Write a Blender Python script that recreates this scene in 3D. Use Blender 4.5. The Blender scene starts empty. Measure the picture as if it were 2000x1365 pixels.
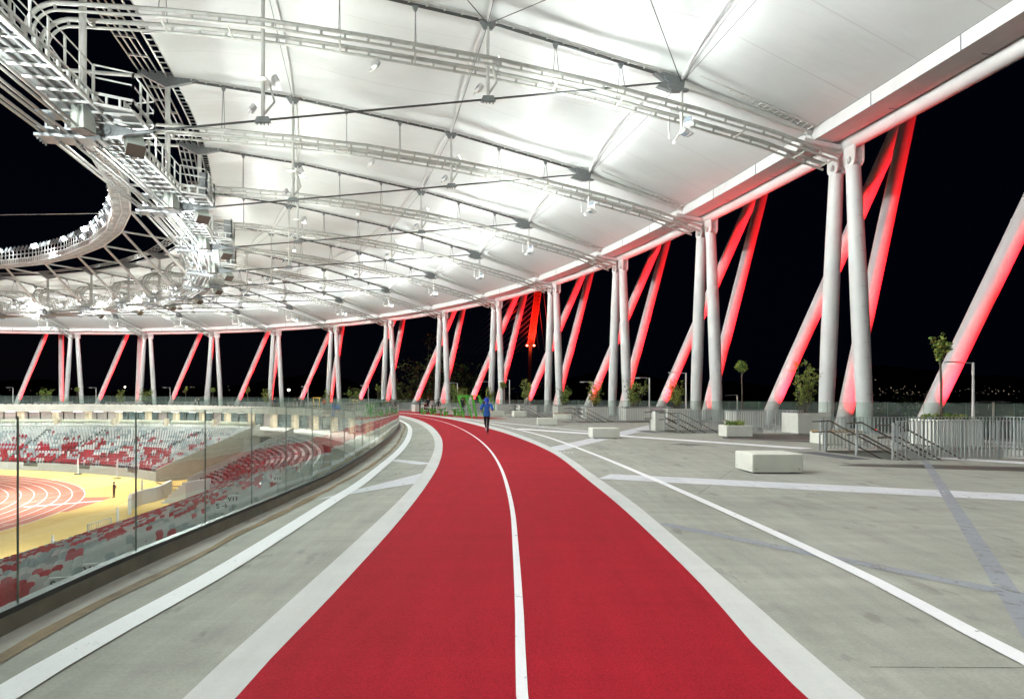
import bpy, math, random
from mathutils import Vector, Matrix
R = math.radians
sc = bpy.context.scene
C = sc.collection

# ---------------------------------------------------------------- camera
cam = bpy.data.cameras.new('camera'); camo = bpy.data.objects.new('camera', cam); C.objects.link(camo)
camo.location = (0, 0, 1.65); camo.rotation_euler = (R(90), 0, 0)
cam.sensor_width = 36; cam.lens = 23.694; cam.shift_y = 0.04775
cam.clip_start = 0.05; cam.clip_end = 9000
sc.camera = camo
# ---------------------------------------------------------------- night sky
W = bpy.data.worlds.new('World'); sc.world = W; W.use_nodes = True
nt = W.node_tree; nt.nodes.clear()
sky = nt.nodes.new('ShaderNodeTexSky'); sky.sky_type = 'NISHITA'; sky.sun_disc = False
sky.sun_elevation = R(-6); sky.sun_rotation = R(-50); sky.altitude = 100
bg = nt.nodes.new('ShaderNodeBackground'); bg.inputs['Strength'].default_value = 0.02
wo = nt.nodes.new('ShaderNodeOutputWorld')
bg2 = nt.nodes.new('ShaderNodeBackground'); bg2.inputs['Color'].default_value = (.10,.30,1,1); bg2.inputs['Strength'].default_value = .0024
ad = nt.nodes.new('ShaderNodeAddShader'); nt.links.new(bg2.outputs[0], ad.inputs[1])
nt.links.new(sky.outputs[0], bg.inputs[0]); nt.links.new(bg.outputs[0], ad.inputs[0]); nt.links.new(ad.outputs[0], wo.inputs[0])
# ---------------------------------------------------------------- light strengths and exposure
P_UP = 1720.0      # floodlights under the membrane, aimed up
P_DOWN = 520.0
P_ACROSS = 12500.0  # lamps on the inner catwalk, thrown across the walkway    # floodlight heads aimed at the walkway
P_RED = 22000.0     # red lamps at the feet of the slanted struts
P_FIELD = 80000.0  # stadium floodlights on the light ring
sc.view_settings.view_transform = 'Standard'; sc.view_settings.look = 'None'
sc.view_settings.exposure = 0.0; sc.view_settings.gamma = 1.0
sc.render.engine = 'CYCLES'
cy = sc.cycles
cy.use_denoising = True
try: cy.denoiser = 'OPENIMAGEDENOISE'
except Exception: pass
cy.max_bounces = 6; cy.diffuse_bounces = 3; cy.glossy_bounces = 3; cy.transmission_bounces = 3
cy.transparent_max_bounces = 32; cy.sample_clamp_indirect = 6.0
cy.caustics_reflective = False; cy.caustics_refractive = False

# ================================================================ plan geometry
# column ring: one frame per pair of columns (centre, heading of the tangent); r is metres outward, s metres along
CEN = [(22.9,-22.9),(22.7,-8.3),(21.7,6.4),(20.0,21.0),(17.51,35.49),(14.34,49.83),(10.2,63.93),(4.79,77.59),(-2.1,90.57),(-10.59,102.55),(-20.71,113.21),(-32.34,122.19),(-45.27,129.17),(-59.18,133.89),(-73.69,136.18),(-88.38,135.98),(-102.8,133.3),(-116.6,128.2),(-129.3,120.9),(-140.6,111.5),(-150.2,100.3)]
HDG = [89.6,92.4,95.3,98.2,101.06,104.24,108.82,114.64,121.53,129.32,137.84,146.93,156.42,166.13,175.91,185.6,195.3,205.1,214.8,224.6,234.3]
LB = 14.7
def frame(u):
    k = max(-4, min(15, math.floor(u))); t = u-k; i = k+4
    h0 = R(HDG[i]); h1 = R(HDG[i+1]); (x0,y0),(x1,y1) = CEN[i], CEN[i+1]
    a = 2*t**3-3*t*t+1; b = t**3-2*t*t+t; c = -2*t**3+3*t*t; d = t**3-t*t
    return (a*x0+b*LB*math.cos(h0)+c*x1+d*LB*math.cos(h1), a*y0+b*LB*math.sin(h0)+c*y1+d*LB*math.sin(h1), h0+(h1-h0)*t)
def P(u, r, z=0.0, s=0.0):
    x, y, h = frame(u)
    return Vector((x+math.sin(h)*r+math.cos(h)*s, y-math.cos(h)*r+math.sin(h)*s, z))
def er(u): h = frame(u)[2]; return Vector((math.sin(h), -math.cos(h), 0))
def et(u): h = frame(u)[2]; return Vector((math.cos(h), math.sin(h), 0))
def lerp_tab(tab, x):
    if x <= tab[0][0]: return tab[0][1]
    for (a, va), (b, vb) in zip(tab, tab[1:]):
        if x <= b: return va+(vb-va)*(x-a)/(b-a)
    return tab[-1][1]
def smooth_tab(tab, x):            # Catmull-Rom through the table
    n = len(tab)
    if x <= tab[0][0]: return tab[0][1]
    if x >= tab[-1][0]: return tab[-1][1]
    for i in range(n-1):
        if x <= tab[i+1][0]:
            (x0,y0),(x1,y1) = tab[i], tab[i+1]
            m0 = (tab[i+1][1]-tab[i-1][1])/(tab[i+1][0]-tab[i-1][0]) if i > 0 else (y1-y0)/(x1-x0)
            m1 = (tab[i+2][1]-tab[i][1])/(tab[i+2][0]-tab[i][0]) if i < n-2 else (y1-y0)/(x1-x0)
            t = (x-x0)/(x1-x0); d = x1-x0
            return (2*t**3-3*t*t+1)*y0+(t**3-2*t*t+t)*d*m0+(-2*t**3+3*t*t)*y1+(t**3-t*t)*d*m1
ORD = ['nearest','second','third','fourth','fifth','sixth','seventh','eighth','ninth','tenth','eleventh','twelfth','thirteenth','fourteenth','fifteenth','sixteenth']
# ================================================================ helpers
class MB:
    def __init__(s): s.v = []; s.f = []; s.m = []; s.mi = 0
    def add(s, vs, fs):
        o = len(s.v); s.v += [tuple(q) for q in vs]
        for f in fs: s.f.append(tuple(i+o for i in f)); s.m.append(s.mi)
    def quad(s, a, b, c, d): s.add([a, b, c, d], [(0,1,2,3)])
    def box(s, c, sz, rz=0.0):
        x, y, z = sz[0]/2, sz[1]/2, sz[2]/2; ca, sa = math.cos(rz), math.sin(rz)
        vs = []
        for dz in (-z, z):
            for dx, dy in ((-x,-y),(x,-y),(x,y),(-x,y)):
                vs.append((c[0]+dx*ca-dy*sa, c[1]+dx*sa+dy*ca, c[2]+dz))
        s.add(vs, [(3,2,1,0),(4,5,6,7),(0,1,5,4),(1,2,6,5),(2,3,7,6),(3,0,4,7)])
    def bbox(s, c, sz, rz=0.0, b=0.02):        # box with chamfered edges
        x, y, z = sz[0]/2, sz[1]/2, sz[2]/2; ca, sa = math.cos(rz), math.sin(rz)
        rings = [(-z, b, 0), (-z+b*.5, b*.3, 0), (z-b, 0, 0), (z, b, 0)]
        rings = [(-z, 0), (z-b, 0), (z, b)]
        vs = []
        for dz, ins in rings:
            X, Y = x-ins, y-ins; cc = b
            for dx, dy in ((-X+cc,-Y),(X-cc,-Y),(X,-Y+cc),(X,Y-cc),(X-cc,Y),(-X+cc,Y),(-X,Y-cc),(-X,-Y+cc)):
                vs.append((c[0]+dx*ca-dy*sa, c[1]+dx*sa+dy*ca, c[2]+dz))
        fs = []
        for k in range(2):
            for i in range(8): fs.append((k*8+i, k*8+(i+1)%8, k*8+8+(i+1)%8, k*8+8+i))
        fs.append(tuple(range(16, 24))); fs.append(tuple(range(7, -1, -1)))
        s.add(vs, fs)
    def beam(s, a, b, w, h, up=(0,0,1)):
        a = Vector(a); b = Vector(b); d = (b-a).normalized(); u = Vector(up)
        if abs(d.dot(u)) > .99: u = Vector((1,0,0))
        x = d.cross(u).normalized()*(w/2); y = x.cross(d).normalized()*(h/2)
        vs = [a-x-y, a+x-y, a+x+y, a-x+y, b-x-y, b+x-y, b+x+y, b-x+y]
        s.add(vs, [(3,2,1,0),(4,5,6,7),(0,1,5,4),(1,2,6,5),(2,3,7,6),(3,0,4,7)])
    def tube(s, pts, r, n=8, cap=True):
        pts = [Vector(p) for p in pts]; m = len(pts)
        rs = r if isinstance(r, (list, tuple)) else [r]*m
        d0 = (pts[1]-pts[0]).normalized(); u = Vector((0,0,1)) if abs(d0.z) < .95 else Vector((1,0,0))
        x = d0.cross(u).normalized(); vs = []
        for i, p in enumerate(pts):
            d = (pts[min(i+1,m-1)]-pts[max(i-1,0)]).normalized()
            x = (x-d*x.dot(d)).normalized(); y = d.cross(x)
            for j in range(n):
                a = 2*math.pi*j/n; vs.append(p+(x*math.cos(a)+y*math.sin(a))*rs[i])
        fs = [(i*n+j, i*n+(j+1)%n, (i+1)*n+(j+1)%n, (i+1)*n+j) for i in range(m-1) for j in range(n)]
        if cap: fs += [tuple(range(n-1,-1,-1)), tuple(range((m-1)*n, m*n))]
        s.add(vs, fs)
    def lathe(s, prof, n=12, c=(0,0,0)):
        vs = []
        for r, z in prof:
            for j in range(n):
                a = 2*math.pi*j/n; vs.append((c[0]+r*math.cos(a), c[1]+r*math.sin(a), c[2]+z))
        m = len(prof)
        fs = [(i*n+j, i*n+(j+1)%n, (i+1)*n+(j+1)%n, (i+1)*n+j) for i in range(m-1) for j in range(n)]
        fs += [tuple(range(n-1,-1,-1)), tuple(range((m-1)*n, m*n))]
        s.add(vs, fs)
    def prism(s, poly, d):                     # planar polygon (3-D points) extruded by vector d
        n = len(poly); d = Vector(d); a = [Vector(p) for p in poly]; vs = a+[p+d for p in a]
        s.add(vs, [tuple(range(n-1,-1,-1)), tuple(range(n, 2*n))]+[(i,(i+1)%n,n+(i+1)%n,n+i) for i in range(n)])
    def sweep(s, us, prof, closed=False, P_=None):   # prof(u) -> [(r,z)]
        P_ = P_ or P; rows = [[P_(u, r, z) for r, z in prof(u)] for u in us]
        n = len(rows[0]); vs = [q for row in rows for q in row]; fs = []
        for i in range(len(us)-1):
            for j in range(n if closed else n-1):
                j2 = (j+1) % n
                fs.append((i*n+j, i*n+j2, (i+1)*n+j2, (i+1)*n+j))
        s.add(vs, fs)
    def mesh(s, name, mats, smooth=False):
        me = bpy.data.meshes.new(name); me.from_pydata(s.v, [], s.f)
        for m in (mats if isinstance(mats, (list, tuple)) else [mats]): me.materials.append(m)
        if any(s.m): me.polygons.foreach_set('material_index', s.m)
        if smooth:
            me.polygons.foreach_set('use_smooth', [True]*len(s.f))
            if smooth != 'all':
                try: me.set_sharp_from_angle(angle=R(40))
                except Exception: pass
        me.update(); return me
    def build(s, name, mats, parent=None, smooth=False, **kw):
        o = bpy.data.objects.new(name, s.mesh(name, mats, smooth)); C.objects.link(o)
        return setp(o, parent, **kw)
def setp(o, parent=None, **kw):
    if parent is not None: o.parent = parent
    for k, v in kw.items(): o[k] = v
    return o
def thing(name, label, cat, loc=(0,0,0), rz=0.0, group=None):
    o = bpy.data.objects.new(name, None); C.objects.link(o); o.location = loc; o.rotation_euler = (0,0,rz)
    o.empty_display_size = .3; o['label'] = label; o['category'] = cat
    if group: o['group'] = group
    return o
def copy_tree(o, parent=None):
    c = o.copy(); C.objects.link(c)
    if parent is not None: c.parent = parent
    for ch in KIDS.get(o.name, list(o.children)): copy_tree(ch, c)
    return c
KIDS = {}
def place(proto, loc, rz=0.0, label=None, group=None, scale=None):
    """first use moves the prototype itself, later uses copy it"""
    if proto.get('_used'):
        o = copy_tree(proto)
    else:
        KIDS[proto.name] = list(proto.children)
        for ch in proto.children: KIDS[ch.name] = list(ch.children)
        o = proto; proto['_used'] = 1
    o.location = loc; o.rotation_euler = (0,0,rz)
    if scale: o.scale = (scale,)*3 if not isinstance(scale, tuple) else scale
    if label: o['label'] = label
    if group: o['group'] = group
    return o
# ---------------------------------------------------------------- materials
def mat(name, col, rough=.6, metal=0.0, spec=.4, var=0.0, vscale=6.0, bump=0.0, bscale=40.0, coat=0.0, stretch=None, col2=None):
    m = bpy.data.materials.new(name); m.use_nodes = True; n = m.node_tree; b = n.nodes['Principled BSDF']
    b.inputs['Base Color'].default_value = (*col, 1); b.inputs['Roughness'].default_value = rough
    b.inputs['Metallic'].default_value = metal; b.inputs['Specular IOR Level'].default_value = spec
    if coat: b.inputs['Coat Weight'].default_value = coat
    if var or bump:
        tc = n.nodes.new('ShaderNodeTexCoord'); src = tc.outputs['Object']
        if stretch:
            mp = n.nodes.new('ShaderNodeMapping'); mp.inputs['Scale'].default_value = stretch; n.links.new(src, mp.inputs[0]); src = mp.outputs[0]
    if var:
        nz = n.nodes.new('ShaderNodeTexNoise'); nz.inputs['Scale'].default_value = vscale; nz.inputs['Detail'].default_value = 6
        n.links.new(src, nz.inputs[0]); rp = n.nodes.new('ShaderNodeValToRGB'); n.links.new(nz.outputs[0], rp.inputs[0])
        lo = [c*(1-var) for c in col]; hi = [min(1, c*(1+var)) for c in (col2 or col)]
        rp.color_ramp.elements[0].position = .3; rp.color_ramp.elements[0].color = (*lo, 1)
        rp.color_ramp.elements[1].position = .7; rp.color_ramp.elements[1].color = (*hi, 1)
        n.links.new(rp.outputs[0], b.inputs['Base Color'])
    if bump:
        n2 = n.nodes.new('ShaderNodeTexNoise'); n2.inputs['Scale'].default_value = bscale; n2.inputs['Detail'].default_value = 4
        n.links.new(src, n2.inputs[0]); bp = n.nodes.new('ShaderNodeBump'); bp.inputs['Strength'].default_value = bump; bp.inputs['Distance'].default_value = .02
        n.links.new(n2.outputs[0], bp.inputs['Height']); n.links.new(bp.outputs[0], b.inputs['Normal'])
    return m
def emit(name, col, st):
    m = bpy.data.materials.new(name); m.use_nodes = True; n = m.node_tree; n.nodes.clear()
    e = n.nodes.new('ShaderNodeEmission'); e.inputs[0].default_value = (*col,1); e.inputs[1].default_value = st
    o = n.nodes.new('ShaderNodeOutputMaterial'); n.links.new(e.outputs[0], o.inputs[0]); return m
def glass(name, tint, ior=1.5, wob=0.0, body=0.0):
    m = bpy.data.materials.new(name); m.use_nodes = True; n = m.node_tree; n.nodes.clear()
    t = n.nodes.new('ShaderNodeBsdfTransparent'); t.inputs[0].default_value = (*tint,1)
    g = n.nodes.new('ShaderNodeBsdfGlossy'); g.inputs['Roughness'].default_value = .0; g.inputs[0].default_value = (.95,1,.97,1)
    lw = n.nodes.new('ShaderNodeLayerWeight'); pw = n.nodes.new('ShaderNodeMath'); pw.operation = 'POWER'; pw.inputs[1].default_value = 5.0; n.links.new(lw.outputs['Facing'], pw.inputs[0])
    fr = n.nodes.new('ShaderNodeMath'); fr.operation = 'MULTIPLY_ADD'; fr.inputs[1].default_value = .93; fr.inputs[2].default_value = .035; n.links.new(pw.outputs[0], fr.inputs[0])
    mx = n.nodes.new('ShaderNodeMixShader'); o = n.nodes.new('ShaderNodeOutputMaterial')
    n.links.new(fr.outputs[0], mx.inputs[0]); n.links.new(t.outputs[0], mx.inputs[1]); n.links.new(g.outputs[0], mx.inputs[2])
    out = mx.outputs[0]
    if body:
        df = n.nodes.new('ShaderNodeBsdfDiffuse'); df.inputs[0].default_value = (.55,.7,.64,1); m2 = n.nodes.new('ShaderNodeMixShader'); m2.inputs[0].default_value = body
        n.links.new(out, m2.inputs[1]); n.links.new(df.outputs[0], m2.inputs[2]); out = m2.outputs[0]
    n.links.new(out, o.inputs[0])
    if wob:
        tc = n.nodes.new('ShaderNodeTexCoord'); nz = n.nodes.new('ShaderNodeTexNoise'); nz.inputs['Scale'].default_value = 1.3; nz.inputs['Detail'].default_value = 1
        bp = n.nodes.new('ShaderNodeBump'); bp.inputs['Strength'].default_value = 1.0; bp.inputs['Distance'].default_value = wob
        n.links.new(tc.outputs['Object'], nz.inputs[0]); n.links.new(nz.outputs[0], bp.inputs['Height']); n.links.new(bp.outputs[0], g.inputs['Normal'])
    return m
def worn(m, thr, scale, base=0.0):
    """chipped paint: lets the floor show through where the noise is low"""
    n = m.node_tree; L = n.links; b = n.nodes['Principled BSDF']; out = [q for q in n.nodes if q.type == 'OUTPUT_MATERIAL'][0]
    tc = n.nodes.new('ShaderNodeTexCoord'); z = n.nodes.new('ShaderNodeTexNoise'); z.inputs['Scale'].default_value = scale; z.inputs['Detail'].default_value = 7; z.inputs['Roughness'].default_value = .7; L.new(tc.outputs['Object'], z.inputs[0])
    r = n.nodes.new('ShaderNodeMapRange'); r.inputs[1].default_value = thr-.04; r.inputs[2].default_value = thr+.04; r.inputs[3].default_value = 1; r.inputs[4].default_value = base; L.new(z.outputs[0], r.inputs[0])
    t = n.nodes.new('ShaderNodeBsdfTransparent'); x = n.nodes.new('ShaderNodeMixShader'); L.new(r.outputs[0], x.inputs[0]); L.new(b.outputs[0], x.inputs[1]); L.new(t.outputs[0], x.inputs[2]); L.new(x.outputs[0], out.inputs[0])
def ground_mat(name, col, streak, grain, stain=0.0, rough=.75, spec=.3, gs=220.0):
    """poured or rolled surface: broad patches, brushed streaks, fine grain, dark stains"""
    m = bpy.data.materials.new(name); m.use_nodes = True; n = m.node_tree; b = n.nodes['Principled BSDF']; L = n.links
    b.inputs['Roughness'].default_value = rough; b.inputs['Specular IOR Level'].default_value = spec
    tc = n.nodes.new('ShaderNodeTexCoord')
    def noise(scale, det, sx=1, sy=1, rot=0.0):
        mp = n.nodes.new('ShaderNodeMapping'); mp.inputs['Scale'].default_value = (sx, sy, 1); mp.inputs['Rotation'].default_value = (0,0,rot)
        L.new(tc.outputs['Object'], mp.inputs[0])
        z = n.nodes.new('ShaderNodeTexNoise'); z.inputs['Scale'].default_value = scale; z.inputs['Detail'].default_value = det; z.inputs['Roughness'].default_value = .62
        L.new(mp.outputs[0], z.inputs[0]); return z.outputs[0]
    def mul(a, lo, hi, p0=.3, p1=.7):
        r = n.nodes.new('ShaderNodeMapRange'); r.inputs[1].default_value = p0; r.inputs[2].default_value = p1; r.inputs[3].default_value = lo; r.inputs[4].default_value = hi
        L.new(a, r.inputs[0]); return r.outputs[0]
    def times(a, bb):
        q = n.nodes.new('ShaderNodeMath'); q.operation = 'MULTIPLY'; L.new(a, q.inputs[0]); L.new(bb, q.inputs[1]); return q.outputs[0]
    f = mul(noise(.35, 5), 1-streak*.45, 1+streak*.4)
    f = times(f, mul(noise(5.5, 7, 1, .12, .2), 1-streak*1.1, 1+streak*.6))
    f = times(f, mul(noise(3.2, 7, .1, 1, -.25), 1-streak*.8, 1+streak*.5))
    f = times(f, mul(noise(1.2, 6, 1, .18, .35), 1-streak, 1+streak*.7))
    f = times(f, mul(noise(.9, 5, .16, 1, -.4), 1-streak*.8, 1+streak*.6))
    f = times(f, mul(noise(gs, 2), 1-grain, 1+grain))
    f = times(f, mul(noise(gs*(.18 if grain < .4 else .42), 3), 1-grain*.5, 1+grain*.5))
    if stain: f = times(f, mul(noise(.55, 8, 1, .6), 1-stain, 1, .31, .40))
    if stain: f = times(f, mul(noise(2.6, 9, 1, .35, .15), 1-stain*1.2, 1, .345, .40))
    mx = n.nodes.new('ShaderNodeMix'); mx.data_type = 'RGBA'; mx.blend_type = 'MULTIPLY'; mx.inputs[0].default_value = 1
    mx.inputs[6].default_value = (*col,1); L.new(f, mx.inputs[7]); L.new(mx.outputs[2], b.inputs['Base Color'])
    bp = n.nodes.new('ShaderNodeBump'); bp.inputs['Strength'].default_value = .35; bp.inputs['Distance'].default_value = .004
    L.new(noise(gs, 2), bp.inputs['Height']); L.new(bp.outputs[0], b.inputs['Normal'])
    return m
M = {}
M['deck'] = ground_mat('deck concrete', (.35,.355,.312), .12, .18, .2)
M['gutter'] = ground_mat('pale gutter concrete', (.42,.41,.37), .14, .10, .25)
M['border'] = ground_mat('pale grey border screed', (.60,.62,.60), .05, .06, .06)
M['track'] = ground_mat('red rubber granules', (.315,.009,.019), .08, .55, .05, .9, .12, 240.0)
M['white_line'] = ground_mat('white road paint', (.88,.89,.91), .02, .05, .04, .6)
M['pale_line'] = ground_mat('pale worn paint', (.72,.74,.78), .05, .06, .08, .6)
M['blue_line'] = ground_mat('faded blue grey paint', (.40,.43,.48), .06, .1, .08, .6)
worn(M['white_line'], .33, 9.0); worn(M['pale_line'], .36, 7.0, .08); worn(M['blue_line'], .40, 6.0, .30)
M['stain'] = ground_mat('damp dark concrete', (.105,.098,.088), .2, .1, .2, .5)
worn(M['stain'], .38, 1.6, .15)
M['dirt'] = ground_mat('brown dirt', (.25,.18,.10), .35, .2, .3)
M['mat_dark'] = ground_mat('dark tactile mat', (.10,.105,.115), .05, .2, 0)
M['white_steel'] = mat('white painted steel', (.84,.85,.83), .38, 0, .5, .05, 1.2)
M['col_white'] = mat('column paint', (.70,.715,.70), .42, 0, .45, .05, .8)
M['strut_white'] = mat('strut paint', (.66,.64,.63), .4, 0, .45, .05, .8)
M['truss_white'] = mat('truss paint', (.70,.71,.67), .42, 0, .5, .08, 2)
M['rail'] = mat('rail aluminium', (.50,.51,.47), .45, .1, .5, .12, 3)
M['galv'] = mat('galvanised steel', (.36,.385,.39), .42, .6, .5, .15, 14)
M['fence'] = mat('grey metal slats', (.44,.47,.465), .45, .15, .5, .08, 6)
M['cable'] = mat('dark steel cable', (.10,.105,.10), .42, .7, .5, .2, 30)
M['hoop'] = mat('bright steel cable', (.38,.38,.36), .34, .85, .5, .15, 20)
M['cast'] = mat('grey cast steel', (.25,.27,.27), .5, .4, .5, .15, 8)
M['handrail'] = mat('brown handrail', (.17,.145,.12), .45, .5, .5)
M['kerb'] = mat('dark kerb plate', (.15,.14,.105), .5, .2, .4, .25, 3)
M['kerb_top'] = mat('black gasket', (.02,.025,.025), .5)
M['concrete'] = mat('smooth concrete', (.50,.50,.46), .7, 0, .3, .07, 1.4, .1, 60)
M['bench'] = mat('cream concrete bench', (.74,.755,.67), .62, 0, .35, .05, 2.5, .12, 90)
M['planter'] = mat('planter concrete', (.70,.71,.64), .62, 0, .35, .06, 2.5, .12, 90)
M['ledge'] = mat('outer ledge concrete', (.14,.14,.13), .8, 0, .3, .2, 2)
M['wood'] = mat('oiled timber', (.34,.22,.10), .5, 0, .4, .3, 9, .1, 30, stretch=(1,12,1))
M['soil'] = mat('planter soil', (.05,.035,.025), .9, 0, .2, .3, 12)
M['bark'] = mat('bark', (.12,.095,.07), .85, 0, .2, .3, 18, .4, 30)
M['leaf'] = mat('leaf green', (.10,.19,.035), .55, 0, .35, .45, 3, col2=(.15,.25,.05))
M['leaf_y'] = mat('leaf yellow green', (.20,.235,.035), .55, 0, .35, .45, 3, col2=(.30,.31,.06))
M['leaf_d'] = mat('leaf dark', (.06,.05,.022), .7, 0, .2, .5, .6)
M['glass'] = glass('clear balustrade glass', (.93,.975,.95), 1.42, .004, .035)
M['glass_edge'] = mat('glass edge', (.27,.36,.32), .15, 0, .6)
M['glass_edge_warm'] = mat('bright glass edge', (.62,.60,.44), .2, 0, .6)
M['yellow'] = ground_mat('yellow sports surface', (.86,.585,.195), .06, .04)
M['oval'] = ground_mat('red running surface', (.56,.185,.125), .06, .06)
M['seat_w'] = mat('white seat plastic', (.68,.70,.69), .35, 0, .5)
M['seat_g'] = mat('grey seat plastic', (.40,.46,.49), .35, 0, .5)
M['seat_r'] = mat('red seat plastic', (.45,.015,.035), .35, 0, .5)
M['seat_c'] = mat('cream seat plastic', (.66,.68,.56), .4, 0, .5)
M['terrace'] = mat('shade darkened terrace concrete', (.16,.17,.155), .8, 0, .3, .15, 1.2)  # grey darkened to stand in for the shade between seat rows
M['hoard'] = mat('white barrier board', (.80,.83,.82), .5, 0, .4, .03, 1)
M['fascia_c'] = mat('deck edge concrete', (.50,.52,.45), .7, 0, .3, .10, .8)
M['pink_wall'] = mat('mauve render', (.42,.37,.37), .7, 0, .3, .05, .6)
M['cream'] = mat('cream pillar concrete', (.62,.53,.40), .7, 0, .3, .08, 1)
M['dark_glass'] = mat('curtain wall glass', (.06,.10,.12), .12, 0, .6, .5, .5, col2=(.16,.22,.24))
M['green'] = mat('green powder coat', (.07,.36,.03), .4, 0, .5)
M['tabletop'] = mat('grey table top', (.45,.47,.46), .5)
M['gym_y'] = mat('yellow powder coat', (.70,.42,.02), .4, 0, .5)
M['night_ground'] = mat('night ground', (.035,.04,.03), .9, 0, .2, .4, .05)
M['hill'] = mat('hill', (.02,.025,.02), .95)
M['speaker'] = mat('grey green loudspeaker box', (.46,.50,.44), .5, 0, .4, .05, 3)
M['grille'] = mat('loudspeaker grille', (.10,.075,.06), .6)
M['mesh'] = mat('walkway grating', (.30,.31,.30), .5, .3, .5)
M['lamp_on'] = emit('lit lamp glass', (.96,.98,1), 26)
M['lamp_soft'] = emit('lit lamp glass small', (1,.96,.9), 1.6)
M['lamp_off'] = mat('unlit lamp glass', (.38,.46,.52), .08, 0, .7)
M['lamp_red'] = emit('red lamp glass', (1,.05,.04), 12)
M['ceil_lamp'] = emit('ceiling lamp glass', (1,.94,.9), 7)
M['street_on'] = emit('street lamp glass', (1,.86,.62), 14)
M['city'] = emit('city window light', (1,.80,.55), 2.6)
M['sign'] = mat('white sign board', (.88,.90,.90), .5)
M['ink'] = mat('black sign lettering', (.015,.018,.02), .6)
M['rubber'] = mat('black rubber', (.02,.02,.02), .6)
M['pylon'] = mat('pylon lattice steel', (.62,.36,.28), .6)
# white tensioned membrane with faint welded seams
def membrane_mat():
    m = bpy.data.materials.new('white roof membrane'); m.use_nodes = True; n = m.node_tree; b = n.nodes['Principled BSDF']; L = n.links
    b.inputs['Roughness'].default_value = .36; b.inputs['Specular IOR Level'].default_value = .42
    uv = n.nodes.new('ShaderNodeUVMap'); sp = n.nodes.new('ShaderNodeSeparateXYZ'); L.new(uv.outputs[0], sp.inputs[0])
    fr = n.nodes.new('ShaderNodeMath'); fr.operation = 'PINGPONG'; fr.inputs[1].default_value = .125; L.new(sp.outputs[0], fr.inputs[0])
    lt = n.nodes.new('ShaderNodeMath'); lt.operation = 'LESS_THAN'; lt.inputs[1].default_value = .0022; L.new(fr.outputs[0], lt.inputs[0])
    tc = n.nodes.new('ShaderNodeTexCoord'); nz = n.nodes.new('ShaderNodeTexNoise'); nz.inputs['Scale'].default_value = .35; nz.inputs['Detail'].default_value = 5; L.new(tc.outputs['Object'], nz.inputs[0])
    rp = n.nodes.new('ShaderNodeValToRGB'); L.new(nz.outputs[0], rp.inputs[0])
    rp.color_ramp.elements[0].position = .3; rp.color_ramp.elements[0].color = (.69,.725,.70,1); rp.color_ramp.elements[1].position = .7; rp.color_ramp.elements[1].color = (.755,.785,.765,1)
    mx = n.nodes.new('ShaderNodeMix'); mx.data_type = 'RGBA'; L.new(lt.outputs[0], mx.inputs[0]); L.new(rp.outputs[0], mx.inputs[6]); mx.inputs[7].default_value = (.64,.65,.64,1)
    L.new(mx.outputs[2], b.inputs['Base Color'])
    nz2 = n.nodes.new('ShaderNodeTexNoise'); nz2.inputs['Scale'].default_value = .8; nz2.inputs['Detail'].default_value = 2; L.new(tc.outputs['Object'], nz2.inputs[0])
    mp = n.nodes.new('ShaderNodeMapping'); mp.inputs['Scale'].default_value = (9, 2.2, 1); L.new(uv.outputs[0], mp.inputs[0])
    nz3 = n.nodes.new('ShaderNodeTexNoise'); nz3.inputs['Scale'].default_value = 1.0; nz3.inputs['Detail'].default_value = 3; L.new(mp.outputs[0], nz3.inputs[0])
    ad2 = n.nodes.new('ShaderNodeMath'); ad2.operation = 'MULTIPLY_ADD'; ad2.inputs[1].default_value = 5.0; L.new(nz3.outputs[0], ad2.inputs[0]); L.new(nz2.outputs[0], ad2.inputs[2])
    bp = n.nodes.new('ShaderNodeBump'); bp.inputs['Strength'].default_value = .45; bp.inputs['Distance'].default_value = .05; L.new(ad2.outputs[0], bp.inputs['Height']); L.new(bp.outputs[0], b.inputs['Normal'])
    return m
M['membrane'] = membrane_mat()
def spot(name, loc, target, power, size, col=(1,.985,.96), rad=.35, blend=.6):
    l = bpy.data.lights.new(name, 'SPOT'); l.energy = power; l.color = col; l.spot_size = R(size); l.spot_blend = blend; l.shadow_soft_size = rad
    o = bpy.data.objects.new(name, l); C.objects.link(o); o.location = loc
    o.rotation_euler = (Vector(target)-Vector(loc)).to_track_quat('-Z', 'Y').to_euler(); return o
def frange(a, b, n): return [a+(b-a)*i/n for i in range(n+1)]

# ================================================================ GROUND, DECK, MARKINGS
g = MB(); g.quad((-4000,-2500,-10.4),(4000,-2500,-10.4),(4000,5000,-10.4),(-4000,5000,-10.4)); g.build('ground', M['night_ground'], kind='structure')
KERB = [(-4,-25.9),(-3,-25.7),(-2,-25.3),(-1.85,-25.22),(-1.7,-25.0),(-1.52,-24.72),(-1.3,-24.4),(-.85,-24.01),(-.38,-23.62),(.03,-23.28),(.88,-22.55),(2,-21.9),(3,-21.4),(4,-21),(6,-20.5),(8,-20.3),(16,-20.3)]
rk = lambda u: smooth_tab(KERB, u)
BROWN = [(-4,-25.5),(-2.6,-25.3),(-1.98,-25.03),(-1.8,-24.85),(-1.5,-24.42),(-1.3,-24.12),(-1,-23.76),(-.55,-23.36),(.03,-22.98),(.88,-22.25),(2,-21.6),(4,-20.7),(8,-20),(16,-20)]
WL = [(-4,-25.2),(-2.6,-24.9),(-2.02,-24.66),(-1.83,-24.36),(-1.5,-24.0),(-1.38,-23.83),(-1.12,-23.6),(-.67,-23.18),(-.08,-22.72),(.67,-22.2),(1.45,-21.8),(3,-20.8),(5,-20),(16,-19.6)]
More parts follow.
